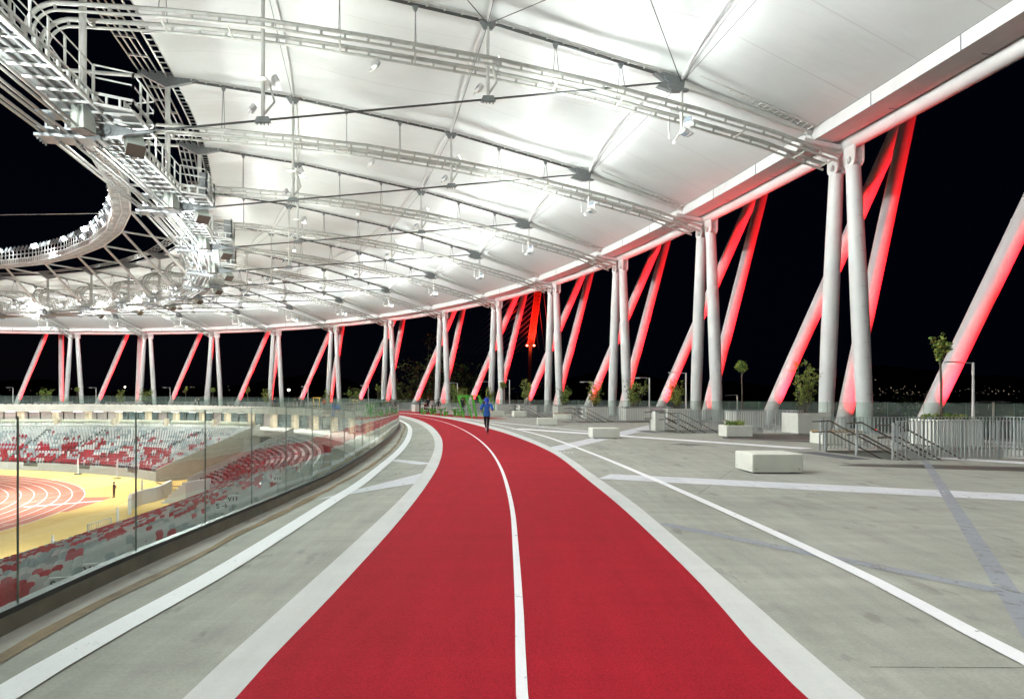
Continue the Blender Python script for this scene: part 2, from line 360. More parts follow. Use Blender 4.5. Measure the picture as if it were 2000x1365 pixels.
GL = [(-4,-24.2),(-2.6,-23.95),(-2.05,-23.66),(-1.92,-23.5),(-1.73,-23.24),(-1.52,-22.95),(-1.38,-22.78),(-1.08,-22.48),(-.65,-22.09),(-.17,-21.76),(.5,-21.45),(1.3,-21.1),(1.83,-20.8),(2.7,-20.1),(4,-19.5),(16,-19.1)]
RL = [(-4,-23.9),(-2.6,-23.65),(-2.05,-23.37),(-1.9,-23.17),(-1.7,-22.9),(-1.52,-22.68),(-1.38,-22.52),(-1.1,-22.22),(-.65,-21.82),(-.27,-21.5),(.35,-21.1),(1.15,-20.56),(1.85,-20.0),(2.67,-19.2),(4,-18.4),(16,-18.1)]
MID = [(-4,-22.2),(-2.6,-22.0),(-2.05,-21.8),(-1.98,-21.71),(-1.77,-21.45),(-1.62,-21.26),(-1.4,-21.02),(-1.12,-20.74),(-.67,-20.35),(-.1,-19.95),(.83,-19.42),(1.83,-18.88),(2.55,-18.3),(4,-17.4),(16,-17.0)]
RR = [(-4,-20.6),(-2.6,-20.45),(-2.05,-20.24),(-1.9,-19.99),(-1.75,-19.78),(-1.58,-19.56),(-1.33,-19.28),(-.83,-18.66),(-.1,-18.24),(.7,-18.05),(2.15,-17.3),(3,-16.7),(5,-15.8),(16,-15.5)]
GR = [(-4,-20.3),(-2.6,-20.15),(-2.08,-19.95),(-1.92,-19.74),(-1.75,-19.52),(-1.58,-19.28),(-1.3,-18.98),(-.75,-18.30),(-.05,-17.75),(.3,-17.55),(1.08,-17.22),(2.15,-16.6),(3,-15.9),(5,-15.1),(16,-14.8)]
WR = [(-4,-19.2),(-2.6,-18.95),(-2.05,-18.62),(-1.9,-18.38),(-1.75,-18.24),(-1.6,-18.13),(-1.33,-17.92),(-.88,-17.55),(-.3,-17.05),(.1,-16.88),(.88,-16.7),(1.75,-16.0),(3,-15.2),(5,-14.3),(16,-14)]
US = frange(-4, 16, 400)
USF = [u for u in US if u < 3] + frange(3, 16, 130)
SW = 1.65/LB                      # half width of a stair opening along the ring
R_ST0, R_ST1 = -10.2, -3.7
d = MB()
d.sweep(USF, lambda u: [(rk(u)-.02, 0), ((rk(u)+R_ST0)/2, 0), (R_ST0, 0)])
for k in range(-3, 15): d.sweep(frange(k+SW, k+1-SW, 12), lambda u: [(R_ST0, 0), (R_ST1, 0)])
d.sweep(USF, lambda u: [(R_ST1, 0), (-1.3, 0), (-1.3, -.5)])
d.build('deck', M['deck'], kind='structure')
def strip(name, us, ra, rb, z, m):
    b = MB(); b.sweep(us, lambda u: [(ra(u), z), (rb(u), z)]); return b.build(name, m, kind='structure')
T = lambda tab: (lambda u: smooth_tab(tab, u))
rnd = random.Random(3)
strip('gutter_pavement', USF, lambda u: rk(u), lambda u: smooth_tab(BROWN, u)-.03, .004, M['gutter'])
wob = [rnd.uniform(-.03,.03) for _ in range(900)]
strip('dirt_line', USF, lambda u: smooth_tab(BROWN,u)-.055+wob[int((u+4)*37)%900], lambda u: smooth_tab(BROWN,u)+.045+wob[int((u+4)*29+11)%900], .008, M['dirt'])
strip('inner_border_path', USF, T(GL), lambda u: smooth_tab(RL,u)+.02, .012, M['border'])
strip('outer_border_path', USF, lambda u: smooth_tab(RR,u)-.02, T(GR), .012, M['border'])
strip('running_track_surface', USF, T(RL), T(RR), .016, M['track'])
strip('track_centre_line', USF, lambda u: smooth_tab(MID,u)-.033, lambda u: smooth_tab(MID,u)+.033, .020, M['white_line'])
strip('inner_lane_line', USF, lambda u: smooth_tab(WL,u)-.11, lambda u: smooth_tab(WL,u)+.11, .010, M['white_line'])
strip('outer_lane_line', USF, lambda u: smooth_tab(WR,u)-.075, lambda u: smooth_tab(WR,u)+.075, .013, M['white_line'])
def bar_mark(name, a, b, w, z, m, w2=None):
    a = Vector((*a,z)); b2 = Vector((*b,z)); n = Vector((-(b2-a).y,(b2-a).x,0)).normalized(); w2 = w2 or w
    q = MB(); q.quad(a-n*w/2, b2-n*w2/2, b2+n*w2/2, a+n*w/2); return q.build(name, m, kind='structure')
bar_mark('pale_road_marking', (1.95,14.24), (15.5,7.95), .95, .0065, M['pale_line'])
bar_mark('blue_road_marking', (1.95,8.87), (6.2,2.9), .2, .009, M['blue_line'])
bar_mark('blue_road_marking', (10.95,17.87), (2.2,2.1), .17, .011, M['blue_line'])
bar_mark('pale_road_marking', (1.2,21.45), (9.4,42.5), .75, .0045, M['pale_line'], 1.1)
bar_mark('white_road_marking', (.25,36.6), (9.66,22.05), .75, .0105, M['white_line'])
bar_mark('white_road_marking', (11.7,18.75), (16.5,13.2), .75, .0095, M['white_line'])
bar_mark('pale_road_marking', (4.5,31.6), (-6,60), .4, .007, M['pale_line'])
bar_mark('white_road_marking', (12.2,24.9), (26,20.4), .16, .008, M['white_line'])
bar_mark('white_road_marking', (7.5,27.6), (16,25.2), .10, .006, M['pale_line'])
for i in range(5): bar_mark('white_road_marking', (1.34+i*.115, 20.6-i*.012), (1.40+i*.115, 20.59-i*.012), .16, .004, M['white_line'])
q = MB(); q.add([(-3.2,10.9,.006),(-1.80,13.2,.006),(-1.88,15.2,.006)], [(0,1,2)]); q.build('pale_road_marking', M['pale_line'], kind='structure')
bar_mark('pale_road_marking', (-3.25,18.1), (-2.15,16.95), .45, .006, M['pale_line'])
q = MB(); q.add([(x,y,.004) for x,y in ((8.0,16.6),(9.2,16.05),(11.5,15.2),(14,13.9),(17,12.2),(17,14.2),(14,15.6),(12,16.3),(10,16.9),(8.8,17.0))], [tuple(range(10))]); q.build('damp_road_surface', M['stain'], kind='structure')
q = MB(); q.add([(x,y,.003) for x,y in ((8.6,27.4),(12.5,24.3),(14.0,26.0),(14.2,31),(11,31.4),(9.2,29.6))], [tuple(range(6))]); q.build('damp_road_surface', M['stain'], kind='structure')
q = MB(); q.add([(x,y,.003) for x,y in ((5.6,24.2),(6.3,23.5),(7.0,23.9),(6.2,24.7))], [tuple(range(4))]); q.build('damp_road_surface', M['stain'], kind='structure')
# expansion joints in the screed
q = MB()
for a, b in (((2.2,4.14),(9,4.06)),((1.35,21.3),(6.2,20.9)),((-2.9,19.3),(-2.0,19.25)),((2.1,29.8),(3.2,29.4)),((3.2,11.6),(9.4,24.6)),((2.0,9.8),(12,7.2)),((-3.2,13.4),(-2,13.3)),((6.4,18.6),(9.3,18.1)),((2.4,18.2),(9.2,30))):
    a = Vector((*a,.003)); b = Vector((*b,.003)); n = Vector((-(b-a).y,(b-a).x,0)).normalized()*.006; q.quad(a-n,b-n,b+n,a+n)
q.build('joint_line_road_marking', M['stain'], kind='structure')
# red exercise court beyond the track
q = MB(); rr = [(-.25,54.0),(-1.6,57.0),(-3.4,62),(-6.3,68),(-9.0,77),(-13,87),(-16.2,90),(-14.5,82),(-10.4,72.5),(-6.6,63),(-3.4,55.3),(-1.6,53.2)]
q.add([(x,y,.014) for x,y in rr], [tuple(range(len(rr)))]); q.build('exercise_court_pavement', M['track'], kind='structure')
# outer ledge under the columns and struts, wall of the podium
b = MB(); b.sweep(frange(-3.5,15.5,152), lambda u: [(-1.3,-.36),(6.5,-.36),(6.5,-10.4)]); b.build('outer_ledge_terrace', M['ledge'], kind='structure')
# stairwells
for k in range(-2, 13):
    w = MB(); rm = (R_ST0+R_ST1)/2; e1 = et(k)
    for s in (-1.65, 1.65): w.quad(P(k,R_ST0,-.002,s), P(k,R_ST1,-.002,s), P(k,R_ST1,-3.6,s), P(k,R_ST0,-3.6,s))
    w.quad(P(k,R_ST1,-.002,-1.65), P(k,R_ST1,-.002,1.65), P(k,R_ST1,-3.6,1.65), P(k,R_ST1,-3.6,-1.65))
    n = 18
    for i in range(n):
        r0 = R_ST0+i*.33; r1 = r0+.33; z0 = -.165*i; z1 = z0-.165
        w.quad(P(k,r0,z0-.003,-1.65), P(k,r0,z0-.003,1.65), P(k,r0,z1,1.65), P(k,r0,z1,-1.65)); w.quad(P(k,r0,z1,-1.65), P(k,r0,z1,1.65), P(k,r1,z1,1.65), P(k,r1,z1,-1.65))
    w.build('stairwell_floor', M['concrete'], kind='structure')
    mm = MB(); mm.quad(P(k,-11.2,.0065,-1.3),P(k,-10.55,.0065,-1.3),P(k,-10.55,.0065,1.3),P(k,-11.2,.0065,1.3)); mm.build('tactile_paving', M['mat_dark'], kind='structure')

# ================================================================ GLASS BALUSTRADES
hk = lambda u: lerp_tab([(-4,.15),(.5,.16),(3,.25),(6,.45),(8,.6),(10,.75),(16,.8)], u)
bal = thing('glass_balustrade', 'clear glass balustrade on a dark kerb along the inner edge of the walkway', 'balustrade', P(-1, rk(-1)))
inv0 = Matrix.Translation(-bal.location)
def childbuild(mb, name, mats, parent, smooth=False, **kw):
    L0 = parent.matrix_basis.inverted()
    if parent.parent: L0 = (parent.parent.matrix_basis @ parent.matrix_basis).inverted()
    mb.v = [tuple(L0 @ Vector(p)) for p in mb.v]
    return mb.build(name, mats, parent, smooth, **kw)
b = MB(); b.sweep(USF, lambda u: [(rk(u), 0), (rk(u)-.005, hk(u)-.03), (rk(u)-.14, hk(u)-.03), (rk(u)-.14, -.3)])
childbuild(b, 'kerb', M['kerb'], bal)
b = MB(); b.sweep(USF, lambda u: [(rk(u)-.012, hk(u)-.029), (rk(u)-.012, hk(u)+.012), (rk(u)-.1, hk(u)+.012), (rk(u)-.1, hk(u)-.029)])
childbuild(b, 'gasket', M['kerb_top'], bal)
def arc_points(rfun, u0, u1, step, first=None):
    """parameters at equal arc length along r(u)"""
    out = [u0]; N = int((u1-u0)*600); pp = P(u0, rfun(u0)); acc = 0.0
    for i in range(1, N+1):
        u = u0+(u1-u0)*i/N; q = P(u, rfun(u)); acc += (q-pp).length; pp = q
        if acc >= step: out.append(u); acc -= step
    return out
# first visible joint stands 4.70 m in front of the camera
u_j = min((i/2000.0-2.2 for i in range(1000)), key=lambda u: abs(P(u, rk(u)-.05).x/P(u, rk(u)-.05).y-(266-1000)/1316.35))
ups = arc_points(lambda u: rk(u)-.05, u_j, 15.5, 1.42)
u_b = []
uu = min((i/2000.0-2.2 for i in range(1000)), key=lambda u: abs(P(u, rk(u)-.05).x/P(u, rk(u)-.05).y-(35-1000)/1316.35))
for i in range(10):
    u_b.append(uu); uu -= 1.44/13.6
ups = [u for u in reversed(u_b) if u > -3.9] + ups
for i, (a, c) in enumerate(zip(ups, ups[1:])):
    A = P(a, rk(a)-.052); B = P(c, rk(c)-.052); dv = (B-A).normalized(); nn = Vector((dv.y,-dv.x,0))*.007
    A = A+dv*.003; B = B-dv*.003; zb = hk((a+c)/2)-.02; zt = 1.52+max(0,hk((a+c)/2)-.16)
    gm = MB()
    p = [A-nn, B-nn, B+nn, A+nn]
    vs = [Vector((q.x,q.y,zb)) for q in p]+[Vector((q.x,q.y,zt)) for q in p]
    gm.add(vs, [(0,1,5,4),(2,3,7,6),(4,5,6,7)]); gm.mi = 1; gm.add(vs, [(1,2,6,5)]); gm.mi = 2; gm.add(vs, [(3,0,4,7)])
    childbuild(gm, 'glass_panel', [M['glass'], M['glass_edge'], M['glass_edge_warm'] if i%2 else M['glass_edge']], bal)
outb = thing('glass_balustrade', 'glass balustrade along the outer edge in front of the white columns', 'balustrade', P(-1,-1.5))
ups2 = arc_points(lambda u: -1.55, -3.5, 15.2, 2.1)
for a, c in zip(ups2, ups2[1:]):
    A = P(a,-1.55); B = P(c,-1.55); dv = (B-A).normalized(); nn = Vector((dv.y,-dv.x,0))*.009; A = A+dv*.006; B = B-dv*.006
    gm = MB(); p = [A-nn,B-nn,B+nn,A+nn]; vs = [Vector((q.x,q.y,0.02)) for q in p]+[Vector((q.x,q.y,1.47)) for q in p]
    gm.add(vs, [(0,1,5,4),(2,3,7,6),(4,5,6,7)]); gm.mi = 1; gm.add(vs, [(1,2,6,5),(3,0,4,7)])
    childbuild(gm, 'glass_panel', [M['glass'], M['glass_edge']], outb)
b = MB(); b.sweep(frange(-3.5,15.2,150), lambda u: [(-1.62,.002),(-1.62,.09),(-1.48,.09),(-1.48,.002)]); childbuild(b, 'base_channel', M['galv'], outb)

# ================================================================ ROOF
K_MIN, K_MAX = -4, 14
zP = lambda k: lerp_tab([(2,21.07),(3,20.74),(4,20.45),(5,20.2),(6,20.0),(7,19.87),(8,19.78),(9,19.68)], k)
zT = lambda k: lerp_tab([(-1,12.95),(0,13.0),(1,13.3),(3,13.55),(5,13.75),(7,14.0),(16,14.05)], k)
zV1 = lambda k: 20.66-(21.07-zP(k))*.8
zV2 = lambda k: 19.42-(21.07-zP(k))*.45
zN2 = lambda k: 17.52-(21.07-zP(k))*.25
R_P, R_V1, R_V2, R_N2, R_F = -36.4, -29.1, -19.0, -9.2, -1.98
def zcable(k, r):
    return lerp_tab([(-37.5,zP(k)+.05),(R_P,zP(k)),(R_V1,zV1(k)),(R_V2,zV2(k)),(R_N2,zN2(k)),(R_F,15.62)], r)
def harch(r):
    return lerp_tab([(-36.1,.03),(-33.5,.5),(R_V1-.01,.85),(R_V1+3.5,.62),(-24,.56),(R_V2-3,.68),(R_V2,.95),(R_V2+3,.74),(-14,.64),(R_N2-3,.8),(R_N2,1.12),(R_N2+2.5,.72),(-4,.34),(R_F,.02)], r)
def mem(u, r):
    k = math.floor(u); t = u-k
    z = zcable(k, r)*(1-t)+zcable(k+1, r)*t
    bl = 1-(2*t-1)**2
    fall = lerp_tab([(R_F,0),(R_N2,.16)], r) if r > R_N2 else lerp_tab([(-36.1,.04),(-34,.16)], r)
    return z+fall+harch(r)*bl**.85
canopy = thing('roof_canopy', 'white tensioned membrane canopy over the walkway, glowing with uplight', 'roof', P(0,-19))
rs = [R_F]+frange(-3,R_N2,9)+frange(R_N2,R_V2,14)[1:]+frange(R_V2,R_V1,14)[1:]+frange(R_V1,-35.95,9)[1:]
for k in range(K_MIN, K_MAX):
    NB = 18; vs = []; uvs = []
    Li = canopy.matrix_basis.inverted()
    for i in range(NB+1):
        t = i/NB; u = k+t
        for r in rs:
            rr_ = r
            vs.append(Li @ P(u, rr_, mem(min(u, k+.9999), rr_))); uvs.append((k*1.0+t, r/10))
    n = len(rs); fs = [(i*n+j, i*n+j+1, (i+1)*n+j+1, (i+1)*n+j) for i in range(NB) for j in range(n-1)]
    me = bpy.data.meshes.new('membrane_panel'); me.from_pydata([tuple(v) for v in vs], [], fs); me.materials.append(M['membrane'])
    ul = me.uv_layers.new(name='UVMap')
    for lp in me.loops: ul.data[lp.index].uv = uvs[lp.vertex_index]
    me.polygons.foreach_set('use_smooth', [True]*len(fs)); me.update()
    o = bpy.data.objects.new('membrane_panel', me); C.objects.link(o); o.parent = canopy
    for rA, rad in ((R_V1,.07),(R_V2,.085),(R_N2,.10)):
        am = MB()
        for off in ((-.22,.22) if rA == R_N2 else (0,)):
            am.tube([P(k+i/16, rA+off*math.sin(math.pi*i/16), mem(min(k+i/16,k+.9999), rA)-.13+.0*i) for i in range(17)], rad if rA != R_N2 else .075, 8)
        childbuild(am, 'arch_tube', M['white_steel'], canopy, True)
    # thin stay cables under the panel, from mast head to arch
    if k > -3:
        sm = MB()
        for rA in (R_V1, R_V2, R_N2): sm.tube([P(k,rA,zcable(k,rA)-.1), P(k+1,rA,zcable(k+1,rA)-.1)], .014, 5)
        if k in (-1, 7):
            for ra_, rb_ in ((R_V2,R_N2),(R_N2,R_V2),(R_V2,R_V1)): sm.tube([P(k+1,ra_,zcable(k+1,ra_)-.1), P(k,rb_,zcable(k,rb_)-.1)], .022, 5)
        childbuild(sm, 'stay_cable', M['cable'], canopy)
# ring beam: bright fascia box and round tube
ring = thing('ring_beam', 'white roof edge beam, box fascia above a round tube on the column heads', 'beam', P(0,0,15))
for k in range(K_MIN, K_MAX):
    us = frange(k+.002, k+.998, 16)
    b = MB(); b.sweep(us, lambda u: [(-1.95,15.02),(-1.95,15.64),(-1.80,15.64),(-1.80,15.55),(-.95,15.55),(-.55,15.02),(-1.0,14.98)], closed=True)
    n = 7; m_ = len(b.v)//n; b.f += [tuple(range(n)), tuple(range((m_-1)*n+n-1,(m_-1)*n-1,-1))]; b.m += [0,0]
    childbuild(b, 'fascia_box', M['white_steel'], ring)
    b = MB()
    for uj in (k+.36, k+.7):
        b.sweep([uj-.0025,uj+.0025], lambda u: [(-1.962,15.01),(-1.962,15.645),(-.99,14.968),(-.53,14.968)], closed=False)
        for i in range(9): b.box(P(uj,-1.966,15.04+i*.07), (.02,.02,.025))
    childbuild(b, 'splice_bolts', M['galv'], ring)
b = MB(); b.sweep(frange(K_MIN,K_MAX,18*14), lambda u: [(.42*math.cos(2*math.pi*j/14), 14.98+.42*math.sin(2*math.pi*j/14)) for j in range(14)], closed=True)
childbuild(b, 'ring_tube', M['white_steel'], ring, True)

# columns in pairs, struts lit red
def lab(k): return ORD[k] if 0 <= k < len(ORD) else 'far'
def taper_tube(mb, a, b, r0, r1, r2, n=18):
    a = Vector(a); b = Vector(b); pts = [a.lerp(b, t) for t in (0,.08,.2,.35,.5,.7,.9,1)]
    f = lambda t: r0+(r1-r0)*math.sin(min(1,t/.4)*math.pi/2) if t < .4 else r1+(r2-r1)*((t-.4)/.6)**1.6
    mb.tube(pts, [f(t) for t in (0,.08,.2,.35,.5,.7,.9,1)], n)
BZ = -.36
def strut(k, kind, dk=0.0):
    if kind == 1: s0, r0, s1, r1 = 12.4, 2.14, 10.05, 7.95
    else: s0, r0, s1, r1 = 3.44, 1.94, 6.71, 8.01
    s0 += dk; s1 += dk*.9
    B0 = P(k,r0,0,s0); T0 = P(k,r1,14.5,s1); dd = (T0-B0)/14.5
    return B0+dd*BZ, B0+dd*22.5
for k in range(0, 12):
    for sg, side in ((1,'farther'),(-1,'nearer')):
        t = thing('white_column', f'{side} leg of the {lab(k)} white column pair, counted from the big pair at right', 'column', P(k,0,BZ,sg*1.58), frame(k)[2], 'white roof columns in pairs')
        b = MB(); taper_tube(b, P(k,0,BZ,sg*1.58), P(k,0,13.62,sg*.66), .37, .435, .36); childbuild(b, 'shaft', M['col_white'], t, True)
        b = MB(); a0 = P(k,0,13.66,sg*.66); e = et(k); o_ = er(k)
        # rounded clevis plates with a pin boss
        for off in (-.24,.24):
            poly = []
            for i in range(9):
                a = math.pi*i/8; poly.append(a0+e*(.42*math.cos(a))*-1*1+o_*off+Vector((0,0,.25-.36*math.sin(a))))
            poly += [a0+e*.42+o_*off+Vector((0,0,1.05)), a0-e*.42+o_*off+Vector((0,0,1.05))]
            b.prism(poly, o_*.09)
        childbuild(b, 'head_bracket', M['white_steel'], t)
        b = MB(); b.tube([a0+o_*-.36+Vector((0,0,.28)), a0+o_*.40+Vector((0,0,.28))], .17, 12); b.tube([a0+o_*-.40+Vector((0,0,.28)), a0+o_*.44+Vector((0,0,.28))], .09, 10)
        childbuild(b, 'pin', M['white_steel'], t, True)
        if sg == -1 and k < 5:
            b = MB(); A = P(k,0,BZ,sg*1.58); Bp = P(k,0,13.62,sg*.66); vw = Vector((-A.x,-A.y,0)).normalized(); sd = Vector((-vw.y,vw.x,0))
            for i in range(6):
                for tt in (.16+i*.13,):
                    c = A.lerp(Bp, tt); c2 = A.lerp(Bp, tt+.055)
                    for cc in (c, c2): b.tube([cc+(vw*math.cos(a)-sd*math.sin(a))*.44 for a in frange(-.25,-.95,4)], .008, 4)
            childbuild(b, 'cover_plate', M['galv'], t)
DK0 = {0:(0.0,0.0)}
for k in range(-1, 12):
    for kind in (1, 2):
        if k == -1 and kind == 2: continue
        a, c = strut(k, kind, -1.5 if k == 0 and kind == 1 else (-.7 if k == 0 else 0))
        if k < 0: lb = 'slanted strut at the right edge of the walkway, lit red along its underside'
        else: lb = (f'long red lit slanted strut crossing behind the {lab(k)} pair of white columns' if kind == 1 else f'steeper red lit slanted strut just beside the {lab(k)} pair of white columns')
        t = thing('slanted_strut', lb, 'strut', a, 0, 'slanted roof struts lit red')
        b = MB(); b.tube([a, a.lerp(c,.03), a.lerp(c,.12), a.lerp(c,.5), c], [.40,.42,.44,.46,.46], 18); childbuild(b, 'tube', M['strut_white'], t, True)
        b = MB(); m_ = a.lerp(c,.46); dd = (c-a).normalized(); b.tube([m_-dd*.02, m_+dd*.02], .472, 18); childbuild(b, 'weld_ring', M['strut_white'], t, True)
        b = MB(); b.bbox((a.x,a.y,a.z+.16), (1.15,1.15,.34), frame(k)[2], .06); childbuild(b, 'plinth', M['concrete'], t)
        o_ = er(k+ (s_:= (12.4 if kind==1 else 3.44))/LB)
        # red lamp on the ledge outside the foot
        side = et(k)*(-2.1 if kind == 1 else -2.2)
        lp = a+o_*(.75 if kind == 1 else .3)+side+Vector((0,0,.25))
        lt = thing('red_floodlight', f'red floodlight at the foot of the {"long" if kind==1 else "steeper"} strut by the {lab(k) if k>=0 else "rightmost"} column pair', 'floodlight', lp, 0, 'red floodlights at the strut feet')
        b = MB(); b.bbox((lp.x,lp.y,lp.z-.02), (.34,.3,.2), frame(k)[2], .03); b.beam((lp.x,lp.y,a.z),(lp.x,lp.y,lp.z-.1),.06,.06); childbuild(b, 'housing', M['galv'], lt)
        b = MB(); b.box((lp.x,lp.y,lp.z+.09), (.26,.22,.02), frame(k)[2]); childbuild(b, 'lens', M['lamp_red'], lt)
        spot('red_lamp', lp+Vector((0,0,.15)), a.lerp(c,.27), P_RED*.5, 82, (1,.012,.022), .12, 1.0)
        l2 = a+o_*(2.9 if kind == 1 else 2.5)+et(k)*(-3.0 if kind == 1 else -3.3)+Vector((0,0,.3))
        spot('red_lamp', l2, a.lerp(c,.68), P_RED*4.7, 33, (1,.010,.016), .12, .9)

# radial girders
def girder(k):
    t = thing('roof_girder', f'{lab(k)} radial cable girder of the canopy, dark top cable, thin tie and hanging masts', 'girder', P(k,-19,17), frame(k)[2], 'radial cable girders under the canopy')
    q = lambda r, z, s=0: P(k, r, z, s)
    b = MB(); pts = [q(R_P,zP(k)), q(R_V1,zV1(k)), q(R_V2,zV2(k)), q(R_N2-.6,zN2(k)+.12)]; b.tube(pts, .075, 8); childbuild(b, 'top_cable', M['cable'], t, True)
    b = MB()
    for s in (-.13,.13):
        b.tube([q(-35.2,zcable(k,-35.2)+.14,s), q(R_V1,zV1(k)+.14,s), q(R_V2,zV2(k)+.14,s), q(R_N2,zN2(k)+.14,s), q(R_F-.1,15.72,s)], .028, 5)
    childbuild(b, 'membrane_rail', M['truss_white'], t)
    b = MB(); r = -35.0
    while r < R_N2-1: z = zcable(k,r); b.box(q(r,z+.05), (.09,.36,.10), frame(k)[2]-math.pi/2); r += .82
    childbuild(b, 'cable_clamps', M['truss_white'], t, kind='stuff')
    zt = zT(k)
    b = MB(); b.tube([q(-34.6,zt), q(R_N2-.5,zN2(k)-.1)], .05, 8); childbuild(b, 'tie_cable', M['cable'], t, True)
    zline = lambda r: zt+(zN2(k)-.1-zt)*(r+34.6)/(R_N2-.5+34.6)
    for r, zz in ((R_V1,zV1(k)),(R_V2,zV2(k))):
        b = MB(); b.tube([q(r,zz-.25), q(r,zline(r)+.12)], .085, 10); childbuild(b, 'mast', M['truss_white'], t, True)
        b = MB(); e = er(k); x_ = et(k)
        c = q(r,zz); b.prism([c-e*.5+x_*-.07+Vector((0,0,.12)), c-e*.18+x_*-.07-Vector((0,0,.38)), c+e*.18+x_*-.07-Vector((0,0,.38)), c+e*.5+x_*-.07+Vector((0,0,.05)), c+x_*-.07+Vector((0,0,-.02))], x_*.14)
        childbuild(b, 'gusset', M['cast'], t)
        c = q(r,zline(r)); b = MB(); b.prism([c-e*.36-x_*.11-Vector((0,0,.14)), c+e*.36-x_*.11-Vector((0,0,.08)), c+e*.24-x_*.11+Vector((0,0,.16)), c-e*.24-x_*.11+Vector((0,0,.12))], x_*.22)
        for j in (-.24,-.08,.08,.24): b.tube([c+e*j-x_*.06-Vector((0,0,.12)), c+e*j-x_*.06-Vector((0,0,.24))], .025, 5)
        childbuild(b, 'tie_clamp', M['cast'], t)
    # hangers in pairs from the top cable to the service rail
    for r in (-33.2,-25.8,-22.4,-15.7,-12.4):
        b = MB(); zc = zcable(k,r); zr = zrail(k,r)
        for s in (-.6,.6): b.tube([q(r,zc-.12,s*.12), q(r,zr+.05,s)], .018 if r != -33.2 else .022, 5)
        b.tube([q(r,zc-.02), q(r,zc-.3)], .05, 6); b.prism([q(r-.14,zc-.06,-.07), q(r+.14,zc-.06,-.07), q(r+.07,zc-.26,-.07), q(r-.07,zc-.26,-.07)], et(k)*.14)
        childbuild(b, 'hanger', M['cast'], t)
    # outer node casting, strut to the ring beam
    e = er(k); x_ = et(k); c = q(R_N2,zN2(k)); up = Vector((0,0,1))
    b = MB(); b.prism([c-e*1.5+up*.22-x_*.13, c-e*.95-x_*.13-up*.12, c-e*1.35-x_*.13-up*.42, c-e*.5-x_*.13-up*.62, c+e*.35-x_*.13-up*.5, c+e*.25-x_*.13+up*.05, c-e*.55-x_*.13+up*.32], x_*.26)
    for cc in (c-e*.78+up*.02, c-e*.62-up*.36):
        b.tube([cc-x_*.22, cc+x_*.22], .2, 12); b.tube([cc-x_*.26, cc+x_*.26], .09, 10)
    childbuild(b, 'node_casting', M['cast'], t)
    b = MB(); b.tube([q(R_N2+.25,zN2(k)-.22), q(-1.5,15.42)], .17, 12); b.tube([q(R_N2+.1,zN2(k)-.2), q(R_N2+.5,zN2(k)-.28)], .23, 12); childbuild(b, 'outer_strut', M['truss_white'], t, True)
    b = MB(); n = 20
    for s in (.28,.62): b.beam(q(R_N2+.7,zN2(k)+.02,-s), q(-2.1,15.55,-s), .05, .06)
    for i in range(n): tt = i/(n-1); r = R_N2+.8+(-2.3-R_N2-.8)*tt; z = zN2(k)+(15.55-zN2(k))*tt; b.beam(q(r,z,-.2), q(r,z,-.7), .05, .05)
    childbuild(b, 'cable_tray', M['truss_white'], t)
    b = MB(); b.tube([q(R_N2,zN2(k)-.5), q(R_N2,zrail(k,R_N2)-1.0)], .085, 8); childbuild(b, 'lamp_mast', M['truss_white'], t, True)
    b = MB(); b.beam(q(-2.3,15.35), q(-2.3,16.0), .12, .12); b.beam(q(-2.5,15.0,0), q(-.4,14.75,0), .5, .22); childbuild(b, 'end_bracket', M['white_steel'], t)
    # inner mast from ring plate down to the catwalk, plate
    zp = zP(k)
    b = MB(); b.tube([q(R_P+.05,zp-.5), q(R_P+.05,zT(k)+1.2)], .15, 10); childbuild(b, 'inner_mast', M['truss_white'], t, True)
    b = MB(); b.prism([q(-38.0,zp+.12,-.16), q(-37.0,zp-.35,-.16), q(R_P,zp-.62,-.16), q(-35.2,zp-.22,-.16), q(-34.6,zp-.02,-.16), q(-35.2,zp+.16,-.16)], et(k)*.32)
    for j in range(5): b.box(q(-37.6+j*.42,zp+.18), (.3,.55,.12), frame(k)[2]-math.pi/2)
    childbuild(b, 'ring_plate', M['cast'], t)
    # fork at the lower ring
    c = q(-35.1,zt-.0); b = MB(); b.prism([c-e*.55-x_*.12+up*.28, c-e*.55-x_*.12-up*.28, c+e*.1-x_*.12-up*.2, c+e*.75-x_*.12-up*.07, c+e*.75-x_*.12+up*.1, c+e*.1-x_*.12+up*.24], x_*.24)
    b.tube([c-e*.3-x_*.2, c-e*.3+x_*.2], .2, 12); b.tube([c-e*.3-x_*.24, c-e*.3+x_*.24], .08, 8); b.tube([c+e*.6, c+e*1.5+up*.13], [.11,.07], 8)
    childbuild(b, 'tie_fork', M['cast'], t)
RAIL = lambda k: [(-.75,14.12),(-4.5,15.1),(-8.7,15.92),(-14,16.8),(R_V2,17.42),(-24.5,17.85),(R_V1,18.1-.1*(k>0)),(-33,18.1-.1*(k>0)),(-36.7,17.95-.5*min(1,max(0,(k-1)/6)))]
def zrail(k, r): return lerp_tab([(a,b_) for a,b_ in reversed(RAIL(k))], r)
